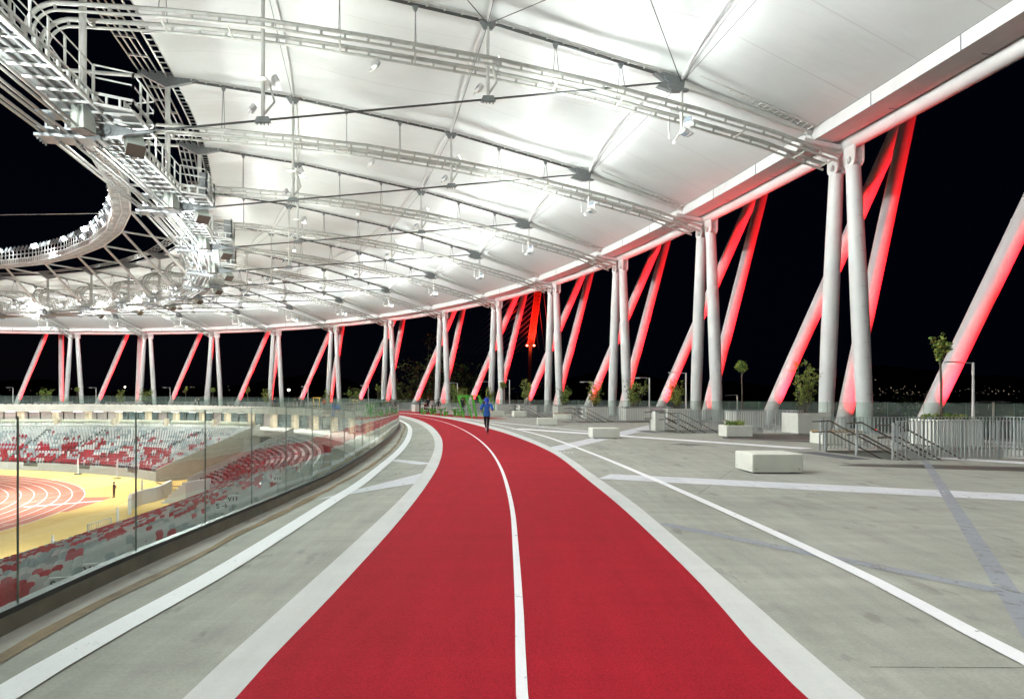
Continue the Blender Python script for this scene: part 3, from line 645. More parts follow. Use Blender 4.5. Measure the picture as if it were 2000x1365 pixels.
def rail(k):
    t = thing('service_rail', f'white twin ladder rails under the {lab(k)} roof girder, curling down at the catwalk', 'rail', P(k,-19,16), frame(k)[2], 'service rails under the girders')
    path = list(RAIL(k)); zr = path[-1][1]; zf = zT(k)+1.0; cx = -36.9; ra = 1.35; mid_hi = zr-ra; mid_lo = zf+ra*.8
    for i in range(1,9): a = math.pi/2*i/8; path.append((cx-ra*math.sin(a), mid_hi+ra*math.cos(a)))
    path.append((cx-ra, (mid_hi+mid_lo)/2))
    for i in range(0,7): a = math.pi/2*i/6; path.append((cx-ra*math.cos(a), mid_lo-ra*.8*math.sin(a)))
    path.append((-36.2, zf))
    # resample
    pl = [path[0]]
    for a, c in zip(path, path[1:]):
        L_ = math.dist(a, c); n = max(1, int(L_/.5))
        for i in range(1,n+1): pl.append((a[0]+(c[0]-a[0])*i/n, a[1]+(c[1]-a[1])*i/n))
    offs = []
    for i in range(len(pl)):
        p0 = pl[max(0,i-1)]; p1 = pl[min(len(pl)-1,i+1)]; dx, dz = p1[0]-p0[0], p1[1]-p0[1]; l = math.hypot(dx,dz); offs.append((-dz/l*-1, dx/l*-1))
    for s in (-.62,.62):
        up = [P(k,a,b_,s) for a,b_ in pl]; lo = [P(k,a-ox*.30*-1*-1,b_-oz*.30*-1*-1,s) for (a,b_),(ox,oz) in zip(pl,offs)]
        lo = [P(k,a+ -ox*.30,b_ -oz*.30,s) for (a,b_),(ox,oz) in zip(pl,offs)]
        b = MB(); b.tube(up, .095, 6); childbuild(b, 'rail_beam', M['rail'], t, True)
        b = MB(); b.tube(lo, .06, 6); childbuild(b, 'lower_chord', M['rail'], t, True)
        b = MB()
        acc = 0.0
        for i in range(1,len(pl)):
            acc += (up[i]-up[i-1]).length
            if acc > .95: acc = 0; b.beam(up[i], lo[i], .10, .07, up=et(k))
        childbuild(b, 'rungs', M['rail'], t, kind='stuff')
    for r in (-1.1,-2.6,-6,-12.4,-15.7,-22.4,-25.8,-30.5,-33.2,-36.2):
        b = MB(); z = zrail(k,r)-.28; b.beam(P(k,r,z,-.7), P(k,r,z,.7), .07, .07); childbuild(b, 'cross_tie', M['rail'], t)
for k in range(0, 13): girder(k); rail(k)

# hoop cables of the lower ring, ring of cables at the inner membrane edge
seg = lambda k, r, z: [P(k,r,z), P(k+1,r,z)]
hoop = thing('hoop_cables', 'bundle of bright steel hoop cables strung between clamps below the catwalk', 'cable', P(0,-36.5,13))
for j, r in enumerate((-37.75,-37.45,-37.0,-36.7,-36.25,-35.95)):
    b = MB(); b.tube([P(k,r,zT(k)-.32-(.04 if j%2 else 0)) for k in range(-3,14)], .062, 7); childbuild(b, 'hoop_cable', M['hoop'], hoop, True)
for k in range(0, 13):
    t = thing('cable_clamp', f'steel clamp holding the hoop cables below the {lab(k)} roof girder', 'clamp', P(k,-36.8,zT(k)-.3), frame(k)[2], 'hoop cable clamps below the catwalk')
    zc = zT(k)-.32
    b = MB(); b.beam(P(k,-38.0,zc-.14), P(k,-35.5,zc-.14), .95, .12); b.beam(P(k,-38.0,zc+.15), P(k,-35.5,zc+.15), .95, .09); childbuild(b, 'clamp_plate', M['galv'], t)
    b = MB()
    for r in (-37.6,-36.85,-36.1): b.beam(P(k,r,zc+.2), P(k,r,zc+.85), .09, .7, up=et(k))
    b.beam(P(k,-38.0,zc+.85), P(k,-35.5,zc+.85), .8, .1)
    childbuild(b, 'web_plate', M['galv'], t)
    b = MB()
    for r in (-37.9,-37.2,-36.5,-35.75):
        for s in (-.36,-.12,.12,.36): b.tube([P(k,r,zc-.19,s), P(k,r,zc-.32,s)], .035, 6)
    childbuild(b, 'bolts', M['cast'], t, kind='stuff')
uring = thing('upper_hoop_cables', 'lattice of parallel cables along the inner edge of the membrane', 'cable', P(0,-36.5,21))
for r in (-37.9,-37.55,-37.2,-36.85):
    b = MB(); b.tube([P(k,r,zP(k)+.2) for k in range(-2,14)], .05, 6); childbuild(b, 'hoop_cable', M['hoop'], uring, True)
for k in range(-1, 13):
    for i in range(1,6):
        b = MB(); A = P(k,-37.9,zP(k)+.2).lerp(P(k+1,-37.9,zP(k+1)+.2), i/6); B = P(k,-36.85,zP(k)+.2).lerp(P(k+1,-36.85,zP(k+1)+.2), i/6); b.beam(A,B,.1,.12); childbuild(b, 'spacer_bar', M['hoop'], uring)
    b = MB(); n = 20; prev = None
    for i in range(n+1):
        t = i/n; bl = 1-(2*t-1)**2; re = -35.95; A = P(k+t, re, mem(k+min(t,.9999), re)); B = P(k+t, re-.42, mem(k+min(t,.9999), re)-.03)
        b.beam(A, B, .07, .05)
        if prev: b.beam(prev[0], A, .05,.05); b.beam(prev[1], B, .09,.07)
        prev = (A,B)
    childbuild(b, 'edge_lattice', M['hoop'], uring)

# catwalk on the lower ring
cw = thing('ring_catwalk', 'white steel catwalk with guard rails along the inner ring of the roof', 'catwalk', P(0,-36,14))
R_CO, R_CI = -35.25, -36.75
def cz(u): return lerp_tab([(k,zT(k)) for k in range(-4,17)], u)+.42
def cseg(u, r, dz):
    k = math.floor(u); t = u-k; a = P(k,r,cz(k)+dz); return a.lerp(P(k+1,r,cz(k+1)+dz), t)
for k in range(-3, 13):
    b = MB()
    for r in (R_CO, R_CI):
        b.beam(cseg(k,r,0), cseg(k+.9999,r,0), .1, .1); b.beam(cseg(k,r,.42), cseg(k+.9999,r,.42), .1, .09)
        for i in range(17): b.beam(cseg(k+i/17,r,0), cseg(k+i/17,r,.42), .13, .09)
    childbuild(b, 'side_beam', M['truss_white'], cw)
    b = MB()
    for i in range(13): b.beam(cseg(k+i/13,R_CO,-.02), cseg(k+i/13,R_CI,-.02), .10, .08)
    childbuild(b, 'cross_beam', M['truss_white'], cw)
    b = MB(); b.quad(cseg(k,R_CO+.05,.10), cseg(k+.9999,R_CO+.05,.10), cseg(k+.9999,R_CI-.05,.10), cseg(k,R_CI-.05,.10)); childbuild(b, 'floor_grating', M['mesh'], cw)
    b = MB()
    for r in (-35.6,-36.0,-36.35): b.tube([cseg(k,r,.02), cseg(k+.9999,r,.02)], .05, 6)
    childbuild(b, 'conduit', M['galv'], cw)
    for r, nm in ((R_CO,'outer'),(R_CI,'inner')):
        b = MB()
        for dz in (1.05,1.55): b.tube([cseg(k+.13,r,dz), cseg(k+.87,r,dz)], .028, 6)
        for i in range(9):
            u = k+.13+.74*i/8; b.beam(cseg(u,r,.42), cseg(u,r,1.56), .09, .05)
        childbuild(b, 'guard_rail', M['truss_white'], cw)
    # projecting platform at each girder
    b = MB(); f = lambda s, r, dz: P(k,r,cz(k)+dz,s)
    cs = [(-1.85,R_CO),(-1.35,-33.95),(1.35,-33.95),(1.85,R_CO)]
    for dz, w_ in ((0,.1),(.42,.09),(1.05,.05),(1.55,.05)):
        for (s0,r0),(s1,r1) in zip(cs,cs[1:]): b.beam(f(s0,r0,dz), f(s1,r1,dz), w_, w_)
    for (s0,r0),(s1,r1) in zip(cs,cs[1:]):
        for i in range(4): tt = i/3; b.beam(f(s0+(s1-s0)*tt,r0+(r1-r0)*tt,0), f(s0+(s1-s0)*tt,r0+(r1-r0)*tt,1.55 if i in (0,3) or s0 == -1.35 else .42), .07, .07)
    for s in (-.9,0,.9): b.beam(f(s,R_CO,0), f(s,-33.95,0), .08,.08)
    childbuild(b, 'platform', M['truss_white'], cw)
    b = MB(); b.quad(f(-1.8,R_CO,.1), f(-1.35,-33.95,.1), f(1.35,-33.95,.1), f(1.8,R_CO,.1)); childbuild(b, 'floor_grating', M['mesh'], cw)

# inner light ring carried on struts
zLR = lambda k: lerp_tab([(0,20.9),(4,20.38),(5,20.23),(6,20.0),(7,19.78),(8,19.58),(9,19.5),(16,19.4)], k)
lr = thing('light_ring', 'white lattice ring carrying the stadium floodlights, held on struts inside the roof', 'light ring', P(6,-43,20))
R_L0, R_L1 = -42.8, -44.3
def ls(u, r, dz):
    k = math.floor(u); t = u-k; return P(k,r,zLR(k)+dz).lerp(P(k+1,r,zLR(k+1)+dz), t)
for k in range(0, 13):
    b = MB()
    for r in (R_L0,R_L1):
        for dz in (0,.62): b.beam(ls(k,r,dz), ls(k+.9999,r,dz), .12, .12)
        for i in range(16):
            b.beam(ls(k+i/16,r,0), ls(k+i/16,r,.62), .08,.08)
    for i in range(16):
        b.beam(ls(k+i/16,R_L0,0), ls(k+i/16,R_L1,0), .09,.08)
        if i%4 == 0: b.beam(ls(k+i/16,R_L0,0), ls(k+(i+2)/16,R_L1,0), .07,.06); b.beam(ls(k+(i+2)/16,R_L1,0), ls(k+min(.9999,(i+4)/16),R_L0,0), .07,.06)
    b.beam(ls(k,(R_L0+R_L1)/2,.0), ls(k+.9999,(R_L0+R_L1)/2,.0), .1,.06)
    childbuild(b, 'lattice', M['truss_white'], lr)
    b = MB()
    for r in (R_L0,R_L1):
        for dz in (1.15,1.72): b.tube([ls(k,r,dz), ls(k+.9999,r,dz)], .03, 5)
        for i in range(10): b.beam(ls(k+i/10,r,.62), ls(k+i/10,r,1.73), .06,.06)
    childbuild(b, 'guard_rail', M['truss_white'], lr)
    b = MB(); b.quad(ls(k,R_L0,.56), ls(k+.9999,R_L0,.56), ls(k+.9999,R_L1,.56), ls(k,R_L1,.56)); childbuild(b, 'floor_grating', M['mesh'], lr)
    b = MB(); b.tube([P(k,-37.4,zT(k)+.75), P(k,R_L0+.1,zLR(k)+.05)], .14, 10); childbuild(b, 'diagonal_strut', M['truss_white'], lr, True)
    b = MB(); b.beam(P(k,-37.6,zT(k)+1.05,.1), P(k,R_L0,zLR(k)+.22,.1), .05, .07); childbuild(b, 'cable_duct', M['cast'], lr)
    b = MB(); b.tube([P(k,-37.8,zP(k)-.05), P(k,R_L0,zLR(k)+.1)], .11, 10); childbuild(b, 'top_strut', M['truss_white'], lr, True)
# long thin wire across the arena
b = MB(); b.tube([ls(4,R_L0,.0), Vector((-185,68,18.3))], .03, 5); b.build('span_wire', M['white_steel'], label='thin wire stretched across the dark opening of the roof from the light ring', category='wire')

# ================================================================ FLOODLIGHTS, LOUDSPEAKERS
def flood_proto(name, cat, lit, w=.42, h=.34, bracket=.35):
    """box housing on a U bracket; faces +Y, tilted up by its Empty's children"""
    t = thing(name, 'floodlight', cat)
    b = MB(); b.bbox((0,0,0), (w,.16,h), 0, .03); 
    for i in range(5): b.box((-w*.36+i*w*.18,-.11,0), (.02,.08,h*.8))
    o = b.build('housing', M['white_steel'], t)
    b = MB(); b.box((0,.088,0), (w*.88,.012,h*.84)); b.build('lens', M['lamp_on'] if lit else M['lamp_off'], t)
    b = MB()
    for sx in (-1,1): b.beam((sx*(w/2+.03),0,-.02), (sx*(w/2+.03),-.02,-bracket), .03,.06)
    b.beam((-w/2-.03,-.02,-bracket), (w/2+.03,-.02,-bracket), .06,.03); b.build('bracket', M['truss_white'], t)
    return t
def aim(o, loc, target, roll=0.0):
    d = Vector(target)-Vector(loc); o.location = loc; o.rotation_euler = d.to_track_quat('Y','Z').to_euler()
def dark_body(t):
    for ch in t.children:
        if ch.name.startswith('housing') or ch.name.startswith('bracket'): ch.data.materials[0] = M['cast']
    return t
fl_on = flood_proto('floodlight', 'floodlight', True); fl_off = flood_proto('floodlight', 'floodlight', False)
GRP = 'floodlights on the roof girders'
def put_flood(lit, loc, target, label, group=GRP):
    o = place(fl_on if lit else fl_off, (0,0,0)); aim(o, loc, target); o['label'] = label; o['group'] = group; o['category'] = 'floodlight'; return o
for k in range(0, 12):
    zt = zT(k); zl = lambda r: zt+(zN2(k)-.1-zt)*(r+34.6)/(R_N2-.5+34.6)
    for nm, r in (('inner',R_V1),('middle',R_V2)):
        ms = thing('lamp_bracket', f'white bracket arm at the {nm} mast foot of the {lab(k)} roof girder', 'bracket', P(k,r,zl(r)), frame(k)[2], 'lamp brackets on the girders')
        b = MB(); b.beam(P(k,r,zl(r)+.2), P(k,r+.45,zl(r)+.95,.25), .07,.09); b.beam(P(k,r+.45,zl(r)+.95,.25), P(k,r+.25,zl(r)+1.75,.2), .07,.09); childbuild(b, 'arm', M['truss_white'], ms)
        b = MB(); b.beam(P(k,r-.1,zl(r)+1.75,-.35), P(k,r+.3,zl(r)+1.75,.75), .5,.05); childbuild(b, 'gear_tray', M['truss_white'], ms)
        put_flood(False, P(k,r-.45,zl(r)+.45,-.1), P(k,r-6,zl(r)+4,-2), f'unlit floodlight at the {nm} mast foot of the {lab(k)} roof girder')
        put_flood(r == R_V2, P(k,r+.5,zl(r)+2.0,.35), P(k,r+7,zl(r)+6,1.5), f'{"lit" if r == R_V2 else "dark"} floodlight above the {nm} mast foot of the {lab(k)} roof girder')
    put_flood(False, P(k,-24.2,zrail(k,-24.2)-.55,.75), P(k,-20,zrail(k,-24)-3,4), f'floodlight hung under the rail half way along the {lab(k)} roof girder')
    r = R_N2; z0 = zrail(k,r)-1.0
    ms = thing('lamp_bracket', f'white lamp cross arm at the outer node of the {lab(k)} roof girder', 'bracket', P(k,r,z0), frame(k)[2], 'lamp brackets on the girders')
    b = MB(); b.beam(P(k,r-.3,z0+.05,-1.5), P(k,r+.3,z0+.05,1.6), .08,.1); b.tube([P(k,r,z0+.2,1.5), P(k,r,z0+1.5,1.5)], .05, 6); childbuild(b, 'arm', M['truss_white'], ms)
    put_flood(False, P(k,r-.35,z0-.1,-1.5), P(k,r-5,z0+2,-5), f'floodlight on the near end of the {lab(k)} girder outer cross arm')
    put_flood(False, P(k,r-.1,z0-.3,-.6), P(k,r-2,z0-6,-1), f'floodlight pointing down from the {lab(k)} girder outer cross arm')
    put_flood(False, P(k,r+.3,z0+1.7,1.5), P(k,r+3,z0+5,4), f'floodlight aimed up on the far end of the {lab(k)} girder outer cross arm')
for k in range(-3, 14):
    zt = zT(k)
    spot('uplight', P(k,R_V2+.9,zV2(k)-3.0,1.0), P(k+.42,-2.2,15.45), P_UP*1.15, 84, (.95,1,.985), .3, .9)
    spot('uplight', P(k,R_V2+.9,zV2(k)-3.0,-1.0), P(k-.42,-2.4,15.5), P_UP*1.0, 84, (.95,1,.985), .3, .9)
    spot('uplight', P(k,R_N2-.1,14.6,1.5), P(k+.5,-4.5,16.9), P_UP*.34, 150, (.94,.985,1), .3, .9)
    spot('uplight', P(k,R_N2-.1,14.6,-1.5), P(k-.45,-13,18.6), P_UP*.28, 150, (.94,.985,1), .3, .9)
    spot('uplight', P(k,R_V1+.6,zT(k)+2.2,.6), P(k+.45,-22,20.5), P_UP*.66, 160, (.96,1,.95), .3, .9)
    spot('uplight', P(k,R_V1-.5,zT(k)+1.6,-.6), P(k-.4,-33,20.8), P_UP*.56, 160, (.96,1,.93), .3, .9)
    spot('uplight', P(k,-14.5,zrail(k,-14.5)-2.6,0), P(k+.02,-13.5,25), P_UP*.92, 165, (.95,1,.975), .3, .6)  # added fill light without a fixture, evens the membrane between the floodlights
    spot('walkway_lamp', P(k+.45,-35.9,zT(k)+2.6), P(k+.45,-9,3.0), P_ACROSS, 78, (1,1,.985), .5, .7)
    spot('downlight', P(k,R_N2-.2,14.55,-.6), P(k,-11.5,0,-.6), P_DOWN, 150, (1,1,.97), .5, .8)
    spot('downlight', P(k,R_V2-.2,15.4,.2), P(k,-21.5,0,.2), P_DOWN, 140, (1,1,.97), .5, .8)
# loudspeakers by each clamp
sp = thing('loudspeaker', 'loudspeaker', 'loudspeaker')
b = MB(); b.prism([(-.36,-.3,-.5),(.36,-.3,-.5),(.30,-.24,.5),(-.30,-.24,.5)], (0,.56,0)); b.build('cabinet', M['speaker'], sp)
b = MB(); b.bbox((0,-.02,-.52), (.74,.6,.06), 0, .01); b.build('grille', M['grille'], sp)
b = MB(); b.beam((0,0,.5),(0,0,.95),.08,.08); b.box((0,.0,.52),(.3,.3,.04)); b.build('hanger', M['galv'], sp)
for k in range(0, 9):
    a = frame(k)[2]
    o = place(sp, P(k,-35.9,zT(k)+.05,-1.1), a-.3, f'grey loudspeaker on the near side of the {lab(k)} hoop cable clamp, facing down', 'loudspeakers under the catwalk')
    o = place(sp, P(k,-34.6,zT(k)-.15,.75), a+.5, f'grey loudspeaker tilted outward on the far side of the {lab(k)} hoop cable clamp', 'loudspeakers under the catwalk'); o.rotation_euler = (R(38), 0, a+R(120))
cab = thing('equipment_cabinet', 'cabinet', 'cabinet')
b = MB(); b.bbox((0,0,.9), (.8,.55,1.7), 0, .02); b.build('body', M['galv'], cab)
b = MB()
for i in range(4): b.box((-.22+i*.14,-.282,1.5), (.08,.012,.28))
b.build('vent', M['cast'], cab)
for k in (1,2,3): place(cab, P(k,-34.35,cz(k)+.1,.6), frame(k)[2], f'tall grey equipment cabinet on the catwalk platform at the {lab(k)} roof girder', 'cabinets on the catwalk')
# stadium floodlights on the light ring
big_on = dark_body(flood_proto('stadium_floodlight', 'floodlight', True, .66, .62, .5)); big_off = dark_body(flood_proto('stadium_floodlight', 'floodlight', False, .66, .62, .5))
rnd = random.Random(5); n_on = n_off = 0
lit_u = {}
i = 0; u = 3.1
while u < 11.4:
    i += 1
    pos = ls(u, -44.45, 1.95); tgt = Vector((-84,50,-9))+Vector((rnd.uniform(-14,14), rnd.uniform(-26,26), 0))
    on = (i*7) % 10 < 4 if u < 6.4 else (i % 9) in (1,2)
    o = place(big_on if on else big_off, (0,0,0)); 
    if not on: tgt = pos+(er(u)*-1+Vector((0,0,.55)))*10+et(u)*6
    aim(o, pos, tgt); o['category'] = 'floodlight'; o['group'] = 'stadium floodlights along the light ring'
    o['label'] = ('lit' if on else 'unlit')+' stadium floodlight on the light ring, number '+str(i)+' along the row from behind the catwalk'
    o['label'] = (f'glaring lit stadium floodlight on the light ring past its {lab(int(u))} girder strut' if on else f'unlit tilted stadium floodlight on the light ring past its {lab(int(u))} girder strut')
    o['group'] = 'stadium floodlights '+('lit' if on else 'unlit')+f' beyond the {lab(int(u))} strut'
    if u < 6.4: 
        pos2 = ls(u+.05, -44.35, 1.2)
        o = place(big_on if i%5 == 0 else big_off, (0,0,0)); aim(o, pos2, (-84,50,-9)); o['category'] = 'floodlight'
        o['group'] = f'lower stadium floodlights beyond the {lab(int(u))} strut'; o['label'] = f'lower stadium floodlight behind the light ring rail past its {lab(int(u))} strut'
    u += .105
# field and bowl light thrown from both light ring and catwalk
for i, u in enumerate((2.0,3.2,4.2,5.0,5.8,7.4,9.0,10.6)):
    tx = Vector((-75+(i%3)*14, 44+(i*17)%44, -9.4))
    spot('stadium_lamp', ls(u,-44.7,2.0), tx, P_FIELD, 58, (1,.985,.96), .5, .8)
for u, tgt in ((1.0,(-22,50,-7)),(2.0,(-24,38,-7)),(3.0,(-20,24,-6)),(6.5,(-52,102,-6)),(7.5,(-62,105,-6)),(9,(-76,114,-6)),(10.5,(-92,110,-6))):
    spot('stand_lamp', P(u,-38.5,zT(u)+1.2), tgt, P_FIELD*(.28 if u < 4 else .55), 95, (1,.985,.96), .5, .8)
# lit working lamps on the catwalk, plus added fill lights without fixtures
wl_ = flood_proto('catwalk_lamp', 'lamp', True, .42, .26, .25)
for k in range(-2, 11):
    for j, tt in enumerate((.3,.42) if k < 4 else (.25,.45,.65)):
        if k < 0: continue
        o = place(wl_, (0,0,0)); aim(o, cseg(k+tt, R_CI+.2, .75), cseg(k+tt, R_CI-6, -6)); o['label'] = f'bright lamp on the catwalk between the {lab(k)} and {lab(k+1)} roof girders, number {j+1} from the near end'
        o['label'] = f'{["first","second","third"][j]} bright lamp on the catwalk past the {lab(k)} roof girder'; o['group'] = 'lit lamps along the catwalk'; o['category'] = 'lamp'
    spot('catwalk_light', cseg(k+.4, R_CI+.2, 1.1), cseg(k+.4, -38, -2), 900 if k < 4 else 90, 140, (1,.98,.95), .2)
    l = bpy.data.lights.new('catwalk_fill', 'POINT'); l.energy = 1300 if k < 2 else (500 if k < 4 else 130); l.color = (.95,1,.98); l.shadow_soft_size = .25; lo_ = bpy.data.objects.new('catwalk_fill', l); C.objects.link(lo_); lo_.location = cseg(k+.5, -38.3, .2)  # added bare point light, brightens the inner side of the catwalk
    l = bpy.data.lights.new('catwalk_fill', 'POINT'); l.energy = 1700 if k < 3 else 200; l.color = (.93,1,1); l.shadow_soft_size = .25; lo_ = bpy.data.objects.new('catwalk_fill', l); C.objects.link(lo_); lo_.location = P(k+.5, -36.2, zT(k)-2.2)  # added bare point light hung below, whitens the catwalk underside
    l = bpy.data.lights.new('ring_fill', 'POINT'); l.energy = 170; l.color = (.95,.99,1); l.shadow_soft_size = .3; lo_ = bpy.data.objects.new('ring_fill', l); C.objects.link(lo_); lo_.location = ls(k+.5, -45.2, 1.6)  # added bare point light, stands in for floodlight spill on the ring

# ================================================================ ARENA BOWL
CX, CY, ZF = -89.0, 54.0, -9.45
q = MB(); q.quad((-180,-90,ZF-.02),(-5,-90,ZF-.02),(-5,150,ZF-.02),(-180,150,ZF-.02)); q.build('sports_ground', M['yellow'], kind='structure')
def oval(rad, n=64):
    pts = [(CX+rad*math.cos(a), CY+rad*math.sin(a)) for a in frange(0, math.pi, n)]
    return pts+[(CX-rad, CY-84.4)]+[(CX+rad*math.cos(a), CY-84.4+rad*math.sin(a)) for a in frange(math.pi, 2*math.pi, n)]
q = MB(); o46 = oval(46.26); q.add([(x,y,ZF) for x,y in o46], [tuple(range(len(o46)))])
q.add([(-49.0,75.9,ZF-.004),(-45.0,75.9,ZF-.004),(-43.6,66,ZF-.004),(-47,66,ZF-.004)], [(0,3,2,1)])
q.build('oval_track_surface', M['oval'], kind='structure')
q = MB()
for i in range(9):
    a = oval(36.5+i*1.22-.04+(0.0)); c = oval(36.5+i*1.22+.06); n = len(a)
    q.add([(x,y,ZF+.006) for x,y in a]+[(x,y,ZF+.006) for x,y in c], [(j,(j+1)%n,n+(j+1)%n,n+j) for j in range(n)])
for a0 in (.12,.45,.62): 
    q.quad(*[(CX+rr_*math.cos(a0+da), CY+rr_*math.sin(a0+da), ZF+.008) for rr_, da in ((36.5,0),(46.2,0),(46.2,.0016),(36.5,.0016))])
q.build('lane_line_markings', M['white_line'], kind='structure')
bar_mark('long_jump_board_marking', (-50,69), (-44.5,73.2), .8, ZF+.003, M['pale_line'])
# deck edge seen from the bowl: polar description around the bend centre
edge = []
for i in range(721):
    u = -3.9+i*(15.9+3.9)/720; p = P(min(u,15.99), rk(u)-.14); a = math.atan2(p.y-CY, p.x-CX); edge.append((a, math.hypot(p.x-CX, p.y-CY)))
edge.sort()
def r_edge(a): return lerp_tab(edge, a)
def r_wall(a):
    base = lerp_tab([(R(18),0),(R(28),56),(R(41),55.0),(R(45),54.5),(R(60),52.6),(R(90),51.6),(R(150),52.6),(R(180),55)], a)
    if a < R(28): 
        x = 58.6-max(0,(a/R(28)))**3*8.6; return x/math.cos(a) if a > -R(75) else x/math.cos(R(-75))
    return base
def up_r(a): return r_edge(a)-lerp_tab([(R(20),5.2),(R(45),1.2),(R(180),1.2)], a)
ZB, ZTOP = -8.35, -2.95
def polar(a, r, z): return Vector((CX+r*math.cos(a), CY+r*math.sin(a), z))
seats = []
def stand(name, label, a0, a1, rows, aisle):
    t = thing('grandstand', label, 'grandstand', polar((a0+a1)/2, r_wall((a0+a1)/2), ZF))
    na = max(8, int((a1-a0)/R(1.5))); As = frange(a0, a1, na)
    b = MB(); rws = []
    for i in range(rows):
        f0, f1 = i/rows, (i+1)/rows; z = ZB+(ZTOP-ZB)*f0
        rws.append((f0,f1,z))
        zn = ZB+(ZTOP-ZB)*f1
        for j in range(na):
            aa, ab = As[j], As[j+1]
            R0 = lambda a, f: r_wall(a)+.25+(up_r(a)-r_wall(a)-.25)*f
            b.quad(polar(aa,R0(aa,f0),z), polar(aa,R0(aa,f1),z), polar(ab,R0(ab,f1),z), polar(ab,R0(ab,f0),z))
            b.quad(polar(aa,R0(aa,f1),z), polar(aa,R0(aa,f1),zn), polar(ab,R0(ab,f1),zn), polar(ab,R0(ab,f1),z))
    childbuild(b, 'terrace', M['terrace'], t)
    # front barrier boards, one by one
    s0 = a0; i = 0
    while s0 < a1-.002:
        s1 = min(a1, s0+2.9/r_wall(s0)); b = MB(); z1 = ZB+.12
        for g_ in (0,):
            A = polar(s0+.0004, r_wall(s0), ZF); B = polar(s1-.0004, r_wall(s1), ZF); n = Vector((math.cos(s0),math.sin(s0),0))*.12
            gate = (i % 4 == 2 and a0 > R(35))
            b.prism([A, B, B+n, A+n], (0,0,(z1-ZF)*(.55 if gate else 1)))
        childbuild(b, 'barrier_board', M['hoard'] if a0 > R(35) else M['concrete'], t)
        if gate:
            b = MB()
            for j in range(4): b.beam(polar(s0,r_wall(s0)+.05,ZF+.62+j*.14), polar(s1,r_wall(s1)+.05,ZF+.62+j*.14), .04,.05)
            childbuild(b, 'gate_rail', M['fence'], t)
        s0 = s1; i += 1
    # side walls
    for a, sgn in ((a0,-1),(a1,1)):
        b = MB(); ri, ro = r_wall(a)-.1, up_r(a)+1.0; da = sgn*.3/ri
        pts = [polar(a,ri,ZF), polar(a,ro,ZF), polar(a,ro,ZTOP+.9), polar(a,ri,ZB+.55)]; off = polar(a+da,ri,0)-polar(a,ri,0)
        b.prism(pts, off); childbuild(b, 'side_wall', M['concrete'], t)
    # seats
    rg = random.Random(int(a0*100))
    for i, (f0,f1,z) in enumerate(rws):
        for_a = a0+.012; rr_ = None; colr = 'w'
        while for_a < a1-.012:
            rr_ = r_wall(for_a)+.25+(up_r(for_a)-r_wall(for_a)-.25)*(f0+f1*1.0)/2
            st = .56/rr_
            ph = ((for_a-a0)/(aisle) + .0) % 1.0
            if ph > .075:
                h = i/rows; x = rg.random(); nb = math.sin(for_a*97)*.5+math.sin(for_a*41+i*1.3)*.5
                pr = max(0.0, min(.86, (1.05-1.55*h if a0 > 0 else 1.2-1.25*h)+.3*nb)); pg = .16+.25*max(0,.5-abs(h-.5))
                if rg.random() > (.42 if a0 > 0 else .25): colr = 'r' if x < pr*.8 else ('g' if x < pr*.8+pg else 'w')
                if h > .9: colr = 'w' if x > .07 else 'g'
                seats.append((polar(for_a, rr_+.08, z), for_a, colr))
            for_a += st
    return t
far_stand = stand('far', 'far grandstand curve of white, grey and red seats behind white barrier boards', R(41), R(128), 17, R(9.5))
near_stand = stand('near', 'near grandstand directly below the glass balustrade, red and white seats', R(-58), R(27.5), 21, R(12))
def seat_mesh(mb, loc=(0,0,0), a=0.0, fine=False):
    """moulded shell: rounded back, curved seat; local y points outward (towards the back)"""
    ca, sa = math.cos(a), math.sin(a)
    def tr(x,y,z): return (loc[0]-x*sa+y*ca, loc[1]+x*ca+y*sa, loc[2]+z)
    w = .20; prof = [(-.25,.36),(-.24,.42),(-.02,.40),(.10,.41),(.17,.50),(.23,.74),(.25,.86)] if fine else [(-.25,.37),(-.24,.42),(.12,.41),(.25,.84)]
    cols = (-1,-.86,-.5,0,.5,.86,1) if fine else (-1,-.8,.8,1)
    vs = []
    for c in cols:
        k_ = abs(c)**4
        for i, (y, z) in enumerate(prof):
            t_ = max(0,(z-.42)/.44); vs.append(tr(c*w*(1-.07*t_), y-.045*k_*(.3+t_), z+(.035*k_ if t_ == 0 else -.10*k_*t_**2)))
    n = len(prof); m_ = len(cols)
    fs = [(i*n+j, i*n+j+1, (i+1)*n+j+1, (i+1)*n+j) for i in range(m_-1) for j in range(n-1)]
    mb.add(vs, fs)
    bk = [tr(x,y,z) for x,y,z in ((-w*.8,.19,.36),(w*.8,.19,.36),(w*.8,.262,.72),(-w*.8,.262,.72))]; mb.add(bk, [(0,1,2,3)])
    mb.add([tr(-.05,.05,0),tr(.05,.05,0),tr(.05,.16,0),tr(-.05,.16,0),tr(-.05,.0,.39),tr(.05,.0,.39),tr(.05,.18,.4),tr(-.05,.18,.4)], [(0,1,5,4),(1,2,6,5),(2,3,7,6),(3,0,4,7)])
def project(p): return (1000+1316.35*p.x/p.y, 778-1316.35*(p.z-1.65)/p.y) if p.y > .5 else (-1e5,0)
vis = []
for i, (p, a, c) in enumerate(seats):
    x, y = project(p+Vector((0,0,.5)))
    gy = 1197-(x-35)*.47                # foot of the near glass in the photograph
    if -30 < x < 640 and y < gy+10 and p.y > 2: vis.append(((p-Vector((0,0,1.65))).length, i))
vis.sort(); chosen = {i for _, i in vis[:290]}
SM = {}
for c in 'wgr':
    mb = MB(); seat_mesh(mb, fine=True); SM[c] = mb.mesh('stadium_chair', M['seat_'+c], 'all')
CN = {'w':'white','g':'grey','r':'red'}
